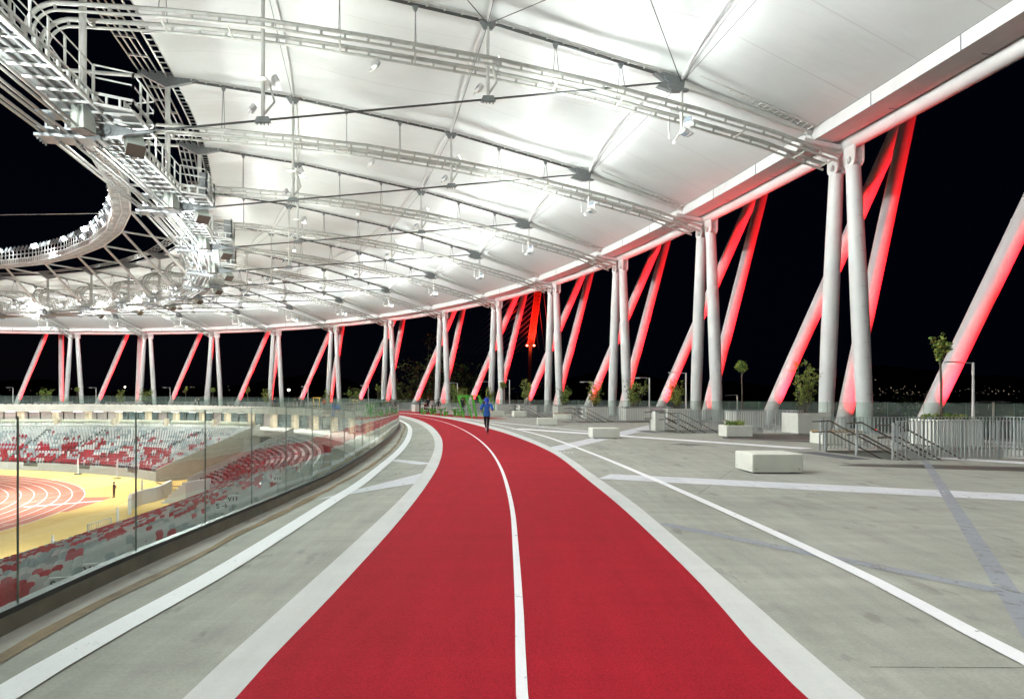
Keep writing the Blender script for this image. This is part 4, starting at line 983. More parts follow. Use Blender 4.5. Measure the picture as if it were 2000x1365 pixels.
for i in sorted(chosen):
    p, a, c = seats[i]; o = bpy.data.objects.new('stadium_chair', SM[c]); C.objects.link(o); o.location = p; o.rotation_euler = (0,0,a-math.pi/2)
    o.rotation_euler = (0,0,a); o['label'] = f'{CN[c]} plastic seat in the stand seen through the near glass panels'; o['category'] = 'seat'; o['group'] = f'{CN[c]} seats in the near stand'
mb = MB()
for i, (p, a, c) in enumerate(seats):
    if i in chosen: continue
    mb.mi = 'wgr'.index(c); seat_mesh(mb, p, a)
mb.mi = 3
for k_ in range(330):                  # cream row along the concourse edge
    a = R(43)+k_*R(.26)
    if ((a-R(41))/R(9.5)) % 1.0 > .16: seat_mesh(mb, polar(a, up_r(a)+.55, ZTOP+.25), a)
o = mb.build('stadium_seats', [M['seat_w'],M['seat_g'],M['seat_r'],M['seat_c']], kind='stuff')
# concourse under the deck
con = thing('concourse', 'lit concourse under the far walkway with cream pillars and dark glass fronts', 'concourse', P(8,-14,-3))
UC = frange(2.5, 14.5, 144)
b = MB(); b.sweep(UC, lambda u: [(rk(u)-2.2,ZTOP-.8),(rk(u)-2.2,ZTOP+.05),(rk(u)+9,ZTOP+.05)]); childbuild(b, 'floor_slab', M['concrete'], con)
b = MB(); b.sweep(frange(-3.5,15.5,200), lambda u: [(rk(u)-.14,hk(u)-.03),(rk(u)-.16,-.62),(rk(u)+.4,-.62),(rk(u)+9,-.62)]); childbuild(b, 'edge_fascia', M['fascia_c'], con)
b = MB()
b.sweep(frange(2.5,15,130), lambda u: [(rk(u)-.166,.17),(rk(u)-.166,.15)]); b.sweep(frange(2.5,15,130), lambda u: [(rk(u)-.175,-.2),(rk(u)-.175,-.22)])
childbuild(b, 'groove', M['ledge'], con)
for k in range(3, 14):
    for j in range(6):
        u0 = k+j/6+.01; u1 = k+(j+1)/6-.01
        gl = u0 < 9.6 and j % 6 != 5
        b = MB(); b.sweep([u0,u1], lambda u: [(rk(u)+5.4,ZTOP+.05),(rk(u)+5.4,-.62)]); childbuild(b, 'glass_front' if gl else 'back_wall', M['dark_glass'] if gl else M['pink_wall'], con)
        if gl:
            b = MB(); b.beam(P(u0,rk(u0)+5.35,ZTOP+.05), P(u0,rk(u0)+5.35,-.62), .07,.07); b.beam(P(u0,rk(u0)+5.34,ZTOP+1.2), P(u1,rk(u1)+5.34,ZTOP+1.2), .05,.04); childbuild(b, 'mullion', M['galv'], con)
    for off in (0,.5):
        b = MB(); a = P(k+off,rk(k+off)+3.2,ZTOP); b.bbox((a.x,a.y,(ZTOP-.62)/2), (.8,.8,-.62-ZTOP), frame(k+off)[2], .06); childbuild(b, 'pillar', M['cream'], con)
    for j in range(3):
        u = k+j/3+.1; a = P(u,rk(u)+2.2,-.66); b = MB(); b.box((a.x,a.y,-.68), (1.4,.25,.06), frame(u)[2]); childbuild(b, 'ceiling_lamp', M['ceil_lamp'], con)
    for u in (k+.25,k+.75): 
        l = bpy.data.lights.new('concourse_lamp', 'AREA'); l.energy = 330; l.size = 3; l.color = (1,.93,.88); lo_ = bpy.data.objects.new('concourse_lamp', l); C.objects.link(lo_); lo_.location = P(u,rk(u)+2.2,-.75)
for j in range(9):
    a = R(41)+R(9.5)*(j+.0)+R(.35); p = polar(a, up_r(a)+.2, ZTOP)
    t = thing('stair_pier', f'cream pier with a handrail at the head of aisle {j+1}', 'pier', p, a, 'cream piers at the aisle heads')
    t['label'] = 'cream pier with a sloping handrail at the head of a far stand aisle'
    b = MB(); b.bbox((p.x,p.y,ZTOP+.65), (.5,.7,1.3), a, .03); childbuild(b, 'post', M['cream'], t)
    b = MB(); e_ = Vector((math.cos(a),math.sin(a),0)); s_ = Vector((-e_.y,e_.x,0))
    b.tube([p+s_*.5+Vector((0,0,1.1)), p+s_*2.0-e_*.2+Vector((0,0,.35))], .04, 6); childbuild(b, 'handrail', M['white_steel'], t)
# white posts and cable on the field, sector signs
for i, (x, y, lb) in enumerate(((-29.3,43.0,'beside the near barrier wall by the left pane'),(-31.6,54.0,'beside the near barrier wall at the middle pane'),(-40.4,73.6,'by the stairs of the corner gate'),(-63.5,98.6,'left one before the far barrier boards'),(-54.6,93.2,'right one before the far barrier boards'))):
    t = thing('field_post', f'slim white post {lb}', 'post', (x,y,ZF), 0, 'white posts round the field')
    b = MB(); b.lathe([(.11,0),(.11,2.1),(.06,2.12),(.06,2.4)], 8, (x,y,ZF)); childbuild(b, 'shaft', M['white_steel'], t, True)
    b = MB(); b.bbox((x,y,ZF+.06), (.9,.5,.12), .3, .02); childbuild(b, 'base', M['rubber'], t)
b = MB(); b.tube([(-36.8,88,ZF+.02),(-40,85,ZF+.02),(-43.5,85,ZF+.02),(-47,89,ZF+.02)], .05, 5); b.build('field_cable', M['rubber'], label='thin dark cable lying on the yellow surface at the corner gate', category='cable')
# corner gate stairs
t = thing('gate_stairs', 'white steps and curved parapet at the corner gate beside the near stand', 'stairs', (-36.5,72,ZF))
b = MB()
for i in range(7): b.box((-36.6+i*.42,73.5-i*.1,ZF+.1+i*.17), (.42,4.2,.2+i*.34), -.2)
childbuild(b, 'steps', M['hoard'], t)
b = MB(); pts = [(-40.2,79.4),(-39.5,77),(-38.9,75),(-38.6,73),(-38.9,70.5),(-38.2,67.5),(-36.6,64.5)]
for (x0,y0),(x1,y1) in zip(pts,pts[1:]): b.beam((x0,y0,ZF+.75),(x1,y1,ZF+.75),.3,1.5)
childbuild(b, 'parapet', M['hoard'], t)
t = thing('guard_frame', 'low metal guard frame on the near barrier wall', 'barrier', (-30.2,50,ZB))
b = MB()
for y in (48.2,51.0): b.beam((-30.35,y,ZB-.3),(-30.35,y,ZB+1.0),.06,.06)
b.beam((-30.35,48.2,ZB+1.0),(-30.35,51.0,ZB+1.0),.06,.06); childbuild(b, 'frame', M['fence'], t)
for i in range(10):
    b = MB(); b.beam((-30.35,48.4+i*.27,ZB-.2),(-30.35,48.4+i*.27,ZB+.95),.03,.03); childbuild(b, 'bar', M['fence'], t)
def sign(text, loc, w, h, label, size, yaw):
    t = thing('sector_sign', label, 'sign', loc, yaw)
    b = MB(); b.bbox((0,0,0), (w,.03,h), 0, .004); b.build('board', M['sign'], t)
    cu = bpy.data.curves.new('lettering', 'FONT'); cu.body = text; cu.size = size; cu.align_x = 'CENTER'; cu.align_y = 'CENTER'; cu.extrude = .002; cu.offset = .005
    cu.materials.append(M['ink']); o = bpy.data.objects.new('lettering', cu); C.objects.link(o)
    me = bpy.data.meshes.new_from_object(o.evaluated_get(bpy.context.evaluated_depsgraph_get())); bpy.data.objects.remove(o); o = bpy.data.objects.new('lettering', me); C.objects.link(o); o.parent = t; o.location = (0,-.019,.02); o.rotation_euler = (R(90),0,0)
    b = MB(); b.beam((0,.03,-h/2),(0,.03,-h/2-.6),.04,.04); b.build('stand', M['galv'], t)
sign('V12', (-7.45,12.0,-1.42), .33, .28, 'white sign with black lettering V12 behind the near glass', .19, .45)
sign('S →', (-7.36,11.0,-1.40), .33, .28, 'white sign lettered S with an arrow, lowest at the left', .18, .45)
sign('V11', (-8.28,20.0,-1.35), .32, .26, 'white sign with black lettering V11 further along the glass', .18, .3)
sign('S →', (-8.17,19.0,-1.40), .36, .34, 'white sign lettered S with an arrow, just left of V11', .19, .3)
sign('V10', (-9.4,27.0,-1.57), .34, .28, 'small white sector sign V10 behind the distant glass', .19, .3)

# ================================================================ DECK FURNITURE
def block(name, label, cat, c, sz, rz, m, group=None, wood=False, studs=True):
    t = thing(name, label, cat, (c[0],c[1],0), rz, group)
    b = MB(); h = sz[2]; b.bbox((0,0,.03+h/2-.015), (sz[0],sz[1],h-.03), 0, .018); b.build('body', m, t)
    b = MB()
    for sx in (-.36,.36):
        for sy in (-.3,.3): b.box((sx*sz[0],sy*sz[1],.016), (.12,.12,.03))
    b.build('foot', M['rubber'], t)
    if studs:
        b = MB()
        for sx in (-.42,.42): b.tube([(sx*sz[0],-sz[1]/2-.003,.10),(sx*sz[0],-sz[1]/2+.01,.10)], .012, 8)
        for sy in (-.38,.38): b.tube([(-sz[0]/2-.003,sy*sz[1],.10),(-sz[0]/2+.01,sy*sz[1],.10)], .012, 8)
        b.build('fixing', M['rubber'], t)
    if wood:
        n = 7
        for i in range(n):
            b = MB(); b.bbox((0,-sz[1]/2+sz[1]*(i+.5)/n,h+.022), (sz[0]*.98,sz[1]/n-.018,.045), 0, .006); b.build('plank', M['wood'], t)
    return t
BG = 'cream concrete block benches'
block('bench', 'cream concrete block bench standing alone nearest the viewer, right of the red track', 'bench', (5.82,15.32), (1.13,1.05,.43), .03, M['bench'])
block('bench', 'cream concrete block bench on the crossing of the white floor lines, second from the viewer', 'bench', (3.82,28.05), (1.12,1.0,.43), .06, M['bench'])
block('bench', 'plain cream concrete block bench beyond the runner, before the wooden topped one', 'bench', (2.16,41.7), (1.2,1.1,.44), .02, M['bench'])
block('bench', 'cream block bench with a wooden slatted top, between two stair railings', 'bench', (3.95,53.0), (1.36,1.1,.45), .0, M['bench'], wood=True)
block('bench', 'cream block bench with timber slats behind the nearest stair railing', 'bench', (11.75,24.4), (1.5,1.0,.44), .05, M['bench'], wood=True)
block('bench', 'low cream block bench by the far planter right of the runner', 'bench', (-1.55,62.6), (1.45,1.1,.5), .3, M['bench'])
block('bench', 'cream block bench before the railing in the middle distance', 'bench', (.62,59.5), (1.1,1.1,.55), .2, M['bench'])
pl_lo = block('planter', 'low cream planter box with clipped green plants before the second stair railing', 'planter', (9.62,29.05), (1.12,1.0,.50), .05, M['planter'], studs=False)
PLT = []
def planter(x, y, sx, sy, h, rz, label):
    t = block('planter', label, 'planter', (x,y), (sx,sy,h), rz, M['planter'], 'tall planters on the walkway', studs=False)
    b = MB(); b.box((0,0,h-.01), (sx-.16,sy-.16,.03)); b.build('soil', M['soil'], t); PLT.append(t); return t
planter(13.95,32.0,1.65,1.5,.97,.12,'tall cream planter with the climbing yellow green shrub left of the nearest column pair')
planter(15.2,23.7,1.6,1.5,.93,.06,'large cream planter behind the nearest stair railing, under the slim tree')
planter(13.3,38.6,1.7,1.5,.95,.12,'cream planter under the small round crowned tree behind the second railing')
planter(11.3,46.6,1.7,1.5,.95,.15,'cream planter behind the second stair railing at the pale pillar')
planter(9.1,49.9,1.9,1.5,.95,.18,'cream planter with a loose shrub right of the third column pair')
planter(6.7,54.6,1.9,1.5,.95,.2,'cream planter with a shrub left of the third column pair')
planter(4.9,62.6,1.8,1.5,.95,.25,'cream planter with a shrub right of the fourth column pair')
planter(1.5,70.2,1.8,1.5,.95,.3,'cream planter with a tall shrub left of the fourth column pair')
planter(-2.6,78.5,2.0,1.5,1.0,.4,'cream planter with a low shrub behind the runner')
planter(-1.0,75.0,2.0,1.5,.95,.4,'cream planter by the round headed tree right of the runner')
for i, (x, y) in enumerate(((-9.6,86.0),(-12.2,91.0),(-11.0,83.0))):
    block('planter', f'{["low cream planter box left of the picnic group","long cream planter box behind the picnic group","small cream block left of the people at the tables"][i]}', 'planter', (x,y), (2.4,1.2,.8), .5, M['planter'], studs=False)
# pale info pillar at the second stair
t = thing('info_pillar', 'pale pillar with a sloping grey top beside the second stair railing', 'pillar', (7.55,35.0,0), .1)
b = MB(); b.bbox((0,0,.49), (.55,.9,.98), 0, .03); b.build('body', M['planter'], t)
b = MB(); b.prism([(-.3,-.48,.99),(.3,-.48,.99),(.3,.48,1.12),(-.3,.48,1.12)], (0,0,.05)); b.build('top', M['galv'], t)

# stair railings
def stair_rail(k, fine):
    names = {-1:'nearest stair railing, at the right edge of the walkway', 0:'second stair railing, beside the pale pillar and the low planter', 1:'third stair railing counted from the right'}
    t = thing('stair_railing', 'grey slatted '+names.get(k, f'stair railing by the {lab(k)} column pair'), 'railing', P(k,-7,0), frame(k)[2], 'grey stair railings')
    def f(r, s, z): return P(k, r, z, s)
    def run(A, B, sp):
        L_ = (Vector(B)-Vector(A)).length; n = max(2, int(L_/sp)); d_ = (Vector(B)-Vector(A)).normalized()
        fr_ = MB(); fr_.beam(A+Vector((0,0,1.05)), B+Vector((0,0,1.05)), .045,.016); fr_.beam(A+Vector((0,0,.07)), B+Vector((0,0,.07)), .045,.016)
        childbuild(fr_, 'rail', M['fence'], t)
        if fine:
            for i in range(n+1):
                c = A+(B-A)*(i/n); bm = MB(); w_ = .05 if i%8 == 0 else .034
                bm.beam(c+Vector((0,0,.075 if i%8 else 0)), c+Vector((0,0,1.045)), .016, w_, up=d_); childbuild(bm, 'baluster', M['fence'], t)
        else:
            bm = MB()
            for i in range(n+1): c = A+(B-A)*(i/n); bm.beam(c+Vector((0,0,.075)), c+Vector((0,0,1.045)), .016, .036, up=d_)
            childbuild(bm, 'balusters', M['fence'], t, kind='stuff')
    sp = .125 if fine else .13
    run(f(R_ST0+.05,-1.73,0), f(R_ST1+.1,-1.73,0), sp); run(f(R_ST0+.05,1.73,0), f(R_ST1+.1,1.73,0), sp); run(f(R_ST1+.1,-1.73,0), f(R_ST1+.1,1.73,0), sp)
    for s in (-1.5, 0.0, 1.5):
        for zz in (.95,.62):
            b = MB(); pts = [f(R_ST0-.35 if s else R_ST0-.2,s,zz-.02), f(R_ST0+.25,s,zz)]+[f(R_ST0+.25+i*.75,s,zz-.375*i) for i in (1,3,5,7)]
            b.tube(pts, .024, 6); childbuild(b, 'handrail', M['handrail'], t, True)
        for i in ((0,4) if s else (0,3,6)):
            b = MB(); r = R_ST0+.1+i*.8; zf = -.5*(r-R_ST0); b.beam(f(r,s,zf), f(r,s,zf+.97), .08 if s == 0 else .05, .05); childbuild(b, 'post', M['fence'], t)
    for s in (-1.62,1.62):
        b = MB(); b.beam(f(R_ST0+.02,s,.52), f(R_ST0+.02,s,1.0), .14,.03); childbuild(b, 'fixing_plate', M['galv'], t)
for k in range(-1, 13): stair_rail(k, k in (-1,0))

# lamp posts
LPH = 3.4
lp_ = thing('street_lamp', 'lamp', 'street lamp')
b = MB(); b.tube([(0,0,0),(0,0,.6),(0,0,LPH)], [.075,.065,.055], 10); b.build('pole', M['strut_white'], lp_, True)
b = MB(); b.tube([(0,0,LPH-.02),(-.75,0,LPH+.02)], .03, 6); b.bbox((-.95,0,LPH+.02), (.5,.2,.07), 0, .01); b.build('lamp_head', M['galv'], lp_)
b = MB(); b.box((-.95,0,LPH-.02), (.36,.13,.012)); b.build('lens', M['lamp_soft'], lp_)
lamps = [((17.35,25.35),'slim lamp post behind the nearest railing at the right, arm to the left',.88),((11.95,46.3),'lamp post left of the second column pair, arm to the left',1.0),((10.6,52.0),'lamp post right of the third column pair in the planting',.95),((6.9,58.0),'lamp post in the shrub left of the third column pair',.9),
 ((-2.9,83.9),'lamp post left of the fifth column pair, arm to the left',1.1),((-.3,82.8),'thin lamp post between the fourth and fifth column pairs',1.15),((-7.4,91.3),'lamp post in the shrub behind the picnic group',1.1),
 ((-96.7,130.6),'lamp post at the far left end of the walkway',1.1),((-81.7,132.4),'second lamp post from the left on the far walkway',1.1),((-66.6,131.3),'third lamp post from the left on the far walkway',1.1),((-36.3,120),'lamp post beside the three standing people',1.1),((-23.5,110.3),'lamp post left of the seventh column pair',1.1)]
for (x,y), lb, s in lamps: place(lp_, (x,y,0), 0.0, lb, 'lamp posts on the walkway', s)
for i, (x, y, lb) in enumerate((((1685-1000)/1316.35*95, 95, 'double headed lamp post outside beyond the nearest column pair'),((1940-1000)/1316.35*90, 90, 'double headed lamp post outside at the right edge'),((1440-1000)/1316.35*120, 120, 'lamp post outside between the first and second column pairs'))):
    t = thing('street_lamp', lb, 'street lamp', (x,y,-10.4), 0, 'street lamps outside')
    ht = 11.6 if i < 2 else 12.6
    b = MB(); b.tube([(0,0,0),(0,0,ht)], [.22,.14], 8); b.build('pole', M['strut_white'], t, True)
    b = MB(); b.beam((-1.6,0,ht+.05),(1.6 if i < 2 else 0,0,ht+.05),.12,.1); b.build('arm', M['galv'], t)
    for sx in ((-1,1) if i < 2 else (-1,)):
        b = MB(); b.box((sx*1.7,0,ht), (1.0,.35,.1)); b.build('lamp_head', M['galv'], t)
    l = bpy.data.lights.new('outside_lamp', 'POINT'); l.energy = 500; l.color = (1,.72,.45); l.shadow_soft_size = .2; lo_ = bpy.data.objects.new('outside_lamp', l); C.objects.link(lo_); lo_.location = (x,y,ht-11.2)

# ================================================================ PLANTS
def leaves(mb, rg, pts, n, spread, size):
    for i in range(n):
        c = rg.choice(pts); p = Vector(c)+Vector((rg.gauss(0,spread),rg.gauss(0,spread),rg.gauss(0,spread)))
        a = rg.uniform(0,6.28); t_ = rg.uniform(-.9,.9); d1 = Vector((math.cos(a)*math.cos(t_),math.sin(a)*math.cos(t_),math.sin(t_))); d2 = d1.cross(Vector((rg.uniform(-1,1),rg.uniform(-1,1),rg.uniform(-1,1)))).normalized()
        s = size*rg.uniform(.6,1.25); mb.mi = 1 if rg.random() < .35 else 0
        mb.add([p-d1*s*.6, p+d2*s*.32, p+d1*s*.6, p-d2*s*.32], [(0,1,2,3)])
    mb.mi = 0
def slim_tree(seed, h, round_):
    rg = random.Random(seed); t = thing('planted_tree', 'tree', 'tree')
    b = MB(); b.tube([(0,0,0),(.02,.01,h*.4),(-.02,.02,h*.66),(.03,0,h*.72)], [.045,.04,.033,.028], 7); tips = []
    for i in range(8 if not round_ else 7):
        a = (i*2.4) if round_ else (0.1 if i%2 else 3.1)+rg.uniform(-.7,.7); r = rg.uniform(.10,.33)*(1 if not round_ else .9); z = h*.66+rg.uniform(.3,.95)*h*.32
        tip = (math.cos(a)*r, math.sin(a)*r, z); b.tube([(.01,0,h*.64+.02*i),(tip[0]*.5,tip[1]*.5,h*.64+(z-h*.64)*.6),tip], [.02,.014,.006], 5); tips += [tip,(tip[0]*.8,tip[1]*.8,tip[2]-.12),(tip[0]*.6,tip[1]*.6,tip[2]-.25)]
    b.build('trunk', M['bark'], t, True)
    m = MB()
    if round_:
        pts = []
        for i in range(60):
            v = Vector((rg.gauss(0,1),rg.gauss(0,1),rg.gauss(0,1))).normalized()*rg.uniform(.15,.36); pts.append(v+Vector((0,0,h*.84)))
        leaves(m, rg, pts, 1000, .05, .085)
    else: leaves(m, rg, tips, 300, .05, .12)
    m.build('crown', [M['leaf'], M['leaf_y']] if round_ else [M['leaf_y'], M['leaf']], t)
    return t
def shrub(seed, h, w, yellow):
    rg = random.Random(seed); t = thing('planted_shrub', 'shrub', 'shrub'); b = MB(); pts = []
    for i in range(9):
        a = i*2.399; rb = rg.uniform(.05,.25)*w; rt = rg.uniform(.2,.55)*w; hh = h*rg.uniform(.65,1.0)
        p0 = Vector((math.cos(a)*rb, math.sin(a)*rb, 0)); p1 = Vector((math.cos(a)*rt*.8, math.sin(a)*rt*.8, hh*.6)); p2 = Vector((math.cos(a)*rt+rg.uniform(-.1,.1), math.sin(a)*rt, hh))
        b.tube([p0,p1,p2], [.018,.012,.005], 5)
        for j in range(14):
            tt = rg.uniform(.18,1.0); q_ = p0.lerp(p1, min(1,tt*1.7)) if tt < .6 else p1.lerp(p2,(tt-.6)/.4); v = Vector((rg.gauss(0,.13*w),rg.gauss(0,.13*w),rg.uniform(0,.2)))
            b.tube([q_, q_+v], [.006,.003], 4); pts += [q_+v, q_+v*.6]
    b.build('stems', M['bark'], t)
    m = MB(); leaves(m, rg, pts, 1300, .045, .095); m.build('foliage', [M['leaf_y'],M['leaf']] if yellow else [M['leaf'],M['leaf_y']], t)
    return t
tree_s = slim_tree(1, 3.05, False); tree_r = slim_tree(2, 3.0, True)
shr_y = shrub(3, 2.5, 1.15, True); shr_g = shrub(4, 2.1, 1.5, False); shr_c = shrub(7, 1.9, 1.1, True)
place(tree_s, (14.9,23.4,.93), .4, 'slim young tree with sparse yellow green leaves in the planter behind the nearest railing', 'young trees in planters')
place(tree_r, (13.1,38.4,.95), 0, 'small tree with a round green crown between the first two column pairs', 'young trees in planters')
place(shr_y, (13.85,31.9,.97), 0, 'tall climbing shrub with yellowing leaves in the tall planter left of the nearest columns', 'shrubs in planters')
for (pr, x, y, z, rz, s, lb) in ((shr_c,11.3,46.6,.95,1,1.1,'dim shrub in front of the red lit strut foot by the second column pair'),(shr_g,9.1,49.9,.95,2,1.05,'loose spreading shrub just right of the third column pair'),(shr_c,6.7,54.6,.95,.5,1.15,'shrub before the strut left of the third column pair'),(shr_g,4.9,62.6,.95,3,.85,'shrub just right of the fourth column pair'),(shr_y,1.5,70.2,.95,1,1.1,'tall shrub left of the fourth column pair'),(shr_c,-2.6,78.5,1.0,2,1.1,'broad shrub behind the runner'),
    (shr_c,-6.4,86,.5,1,1.35,'shrub just left of the green pull up frame'),(shr_g,-7.4,90.5,.5,.2,1.3,'shrub round the lamp post behind the picnic group'),(shr_g,-26.6,113,.4,1,1.5,'shrub left of the seventh column pair'),(shr_y,-31.9,116.5,.2,2,1.2,'bright yellow shrub behind the person in orange'),(shr_c,-45.6,125,.6,1,1.5,'shrub left of the ninth column pair'),(shr_g,-71.7,132,.6,2,1.5,'third shrub from the left on the far walkway'),(shr_c,-76.9,132.3,.6,.4,1.5,'second shrub from the left on the far walkway'),(shr_g,-91,131.6,.6,1.3,1.5,'leftmost shrub on the far walkway')):
    place(pr, (x,y,z), rz, lb, 'shrubs in planters', s)
for (pr, x, y, s, lb) in ((tree_r,-1.0,75.2,1.12,'round headed tree right of the runner'),(tree_r,-8.1,92.5,1.25,'round headed tree left of the sixth column pair'),(tree_r,-57.4,129.3,1.3,'small round headed tree right of the tenth column pair'),(tree_s,-63.3,130.7,1.35,'thin tree by the long strut behind the tenth column pair'),(tree_r,-85.3,132.2,1.35,'small tree by the twelfth column pair'),(tree_s,-49.7,126.7,1.3,'bare thin tree between the ninth and tenth column pairs'),(tree_s,-21.6,108.6,1.3,'thin tree by the seventh column pair')):
    place(pr, (x,y,.0 if y > 80 else .3), x, lb, 'young trees in planters', s)
low = thing('low_plants', 'clipped low green plants filling the low cream planter', 'plant', (9.62,29.05,.5))
rg = random.Random(9); m = MB(); leaves(m, rg, [Vector((rg.uniform(-.42,.3),rg.uniform(-.3,.3),rg.uniform(.0,.16))) for i in range(90)], 800, .03, .075); m.build('foliage', [M['leaf'],M['leaf_y']], low)
low2 = thing('low_plants', 'low green plants at the foot of the slim tree in the large planter', 'plant', (15.2,23.7,.93))
m = MB(); leaves(m, rg, [Vector((rg.uniform(-.6,.6),rg.uniform(-.5,.5),rg.uniform(.0,.14))) for i in range(90)], 500, .03, .09); m.build('foliage', [M['leaf'],M['leaf_y']], low2)
# dark trees outside
def big_tree(seed, h, w, bare):
    rg = random.Random(seed); t = thing('tree', 'tree', 'tree'); b = MB(); tips = []
    b.tube([(0,0,0),(.2,0,h*.2),(-.1,.1,h*.38)], [.5,.4,.3], 8)
    for i in range(11):
        a = i*2.399; z0 = h*rg.uniform(.2,.4); r = w*rg.uniform(.3,.5); z1 = h*rg.uniform(.55,1.0)
        p0 = Vector((0,0,z0)); p1 = Vector((math.cos(a)*r*.5,math.sin(a)*r*.5,z0+(z1-z0)*.45)); p2 = Vector((math.cos(a)*r,math.sin(a)*r,z1)); b.tube([p0,p1,p2], [.2,.13,.05], 5)
        for j in range(9):
            q_ = p0.lerp(p1, rg.uniform(.5,1)) if j < 3 else p1.lerp(p2, rg.random()); v = Vector((rg.gauss(0,w*.12),rg.gauss(0,w*.12),rg.uniform(.1,h*.12))); b.tube([q_,q_+v],[.05,.02],4); tips += [q_+v, q_+v*.7]
    b.build('trunk', M['bark'], t)
    m = MB(); leaves(m, rg, tips, 420 if bare else 3000, .25 if bare else .75, .42 if bare else .6); m.build('crown', [M['leaf_d'],M['leaf']] , t)
    return t
bt1 = big_tree(11, 24, 13, False); bt2 = big_tree(12, 20, 12, False); bt3 = big_tree(13, 19, 11, True)
for i, (pr, px_, dd, s, lb) in enumerate(((bt1,838,150,1.0,'tall dark autumn tree outside between the sixth and seventh column pairs'),(bt2,890,165,.95,'dark tree outside behind the sixth column pair'),(bt2,782,160,.75,'dim tree outside left of the tall autumn tree'),(bt3,1020,150,.86,'bare branched tree outside below the red bridge tower'),(bt2,935,190,.7,'dark tree outside behind the runner'),(bt2,1075,170,.55,'low dark tree outside right of the bare tree'),(bt1,735,190,.55,'small dark tree outside behind the seventh column pair'),(bt2,1700,160,.5,'dark tree outside right of the nearest column pair'),(bt2,1800,150,.62,'dark tree outside beyond the right hand glass'))):
    place(pr, ((px_-1000)/1316.35*dd, dd, -10.4), i*1.1, lb, 'dark trees outside', s)

# ================================================================ FAR BACKGROUND
b = MB(); n = 60; vs = []; rg = random.Random(21)
for i in range(n+1):
    x = -3500+7000*i/n; hgt = 55+45*math.sin(i*.41)+25*math.sin(i*.93+1)+ (40 if x > 600 else 0)
    vs += [(x,2900,-12),(x,3300,hgt*.8),(x,3900,hgt*1.25),(x,4600,-12)]
b.add(vs, [(i*4+j, i*4+4+j, i*4+5+j, i*4+1+j) for i in range(n) for j in range(3)]); b.build('hills', M['hill'], kind='structure')
b = MB()
for i in range(150):
    pxx = rg.choice((rg.uniform(1700,2000),rg.uniform(1700,2000),rg.uniform(1700,1860),rg.uniform(320,560),rg.uniform(0,1000)))
    if pxx < 600 and rg.random() < .5: continue
    dd = rg.uniform(2400,2850); z = 1.65+(778-rg.gauss(764,7))*dd/1316; s = rg.choice((.45,.5,.6,.8,1.1)); x = (pxx-1000)/1316*dd
    b.box((x,dd,z), (s,s,s))
b.build('city_lights', M['city'], kind='stuff', label='scattered city lights on the dark hillside across the river', category='city lights')
t = thing('street_lamp', 'bright orange street light far outside beyond the eighth column pair', 'street lamp', ((564-1000)/1316.35*400, 400, -10.4))
b = MB(); b.tube([(0,0,0),(0,0,17)], .15, 6); b.build('pole', M['galv'], t); b = MB(); b.lathe([(.2,0),(.75,.5),(.75,.9),(.2,1.3)], 10, (0,0,16.4)); b.build('lamp_head', M['street_on'], t)
t = thing('street_lamp', 'single street light far outside left of the eleventh column pair', 'street lamp', ((244-1000)/1316.35*500, 500, -10.4))
b = MB(); b.tube([(0,0,0),(0,0,20)], .15, 6); b.build('pole', M['galv'], t); b = MB(); b.lathe([(.2,0),(.5,.4),(.5,.7),(.2,1.0)], 8, (0,0,20)); b.build('lamp_head', M['street_on'], t)
# red lit bridge tower with its stays
D = 420.0
def pp(x, y, d=D): return Vector(((x-1000)/1316.35*d, d, 1.65+(778-y)/1316.35*d))
t = thing('bridge_tower', 'red floodlit bridge tower with a fan of stay cables outside', 'tower', pp(1034,790))
A, B = pp(1036,676), pp(1058,520); F0 = pp(1032,745)
b = MB(); w = 1.7
def ring4(p, w): return [p+Vector((sx*w,sy*w,0)) for sx,sy in ((-1,-1),(1,-1),(1,1),(-1,1))]
n = 20; prev = None
for i in range(n+1):
    c = ring4(A.lerp(B, i/n), w*(1.0+.12*i/n))
    if prev:
        for j in range(4): b.beam(prev[j], c[j], .62,.62); b.beam(prev[j], c[(j+1)%4], .28,.28)
    for j in range(4): b.beam(c[j], c[(j+1)%4], .3,.3)
    prev = c
childbuild(b, 'upper_tower', M['pylon'], t)
b = MB(); b.prism(ring4(A,1.1), B-A); childbuild(b, 'core', M['pylon'], t)
b = MB(); b.prism([Vector((q_.x,q_.y,-10.4)) for q_ in ring4(pp(1031,778),1.0)], Vector((1.6,0,A.z+10.4))); childbuild(b, 'pier', M['pylon'], t)
for i in range(13):
    tp = A.lerp(B, .1+.9*i/12); b = MB(); b.tube([tp, Vector((tp.x-10-i*4.2, D+8, A.z-4))], .085, 4); childbuild(b, 'stay_cable', M['pylon'], t)
for i in range(3):
    tp = A.lerp(B, .35+.3*i); b = MB(); b.tube([tp, Vector((A.x+5.5+i*3.5, D+6, A.z-2))], .085, 4); childbuild(b, 'stay_cable', M['pylon'], t)
for sx in (-2.2,2.2):
    b = MB(); b.lathe([(.3,0),(.7,.35),(.3,.8)], 8, (A.x+sx,D-2.4,A.z-.2)); childbuild(b, 'lamp', emit('red tower lamp', (1,.12,.05), 40), t)
    spot('tower_lamp', (A.x+sx*2.4,D-9,A.z-4), A.lerp(B,.5), 90000, 70, (1,.02,.01), .3)
spot('tower_lamp', (A.x,D-22,A.z-10), A.lerp(B,.7), 150000, 60, (1,.02,.01), .3)

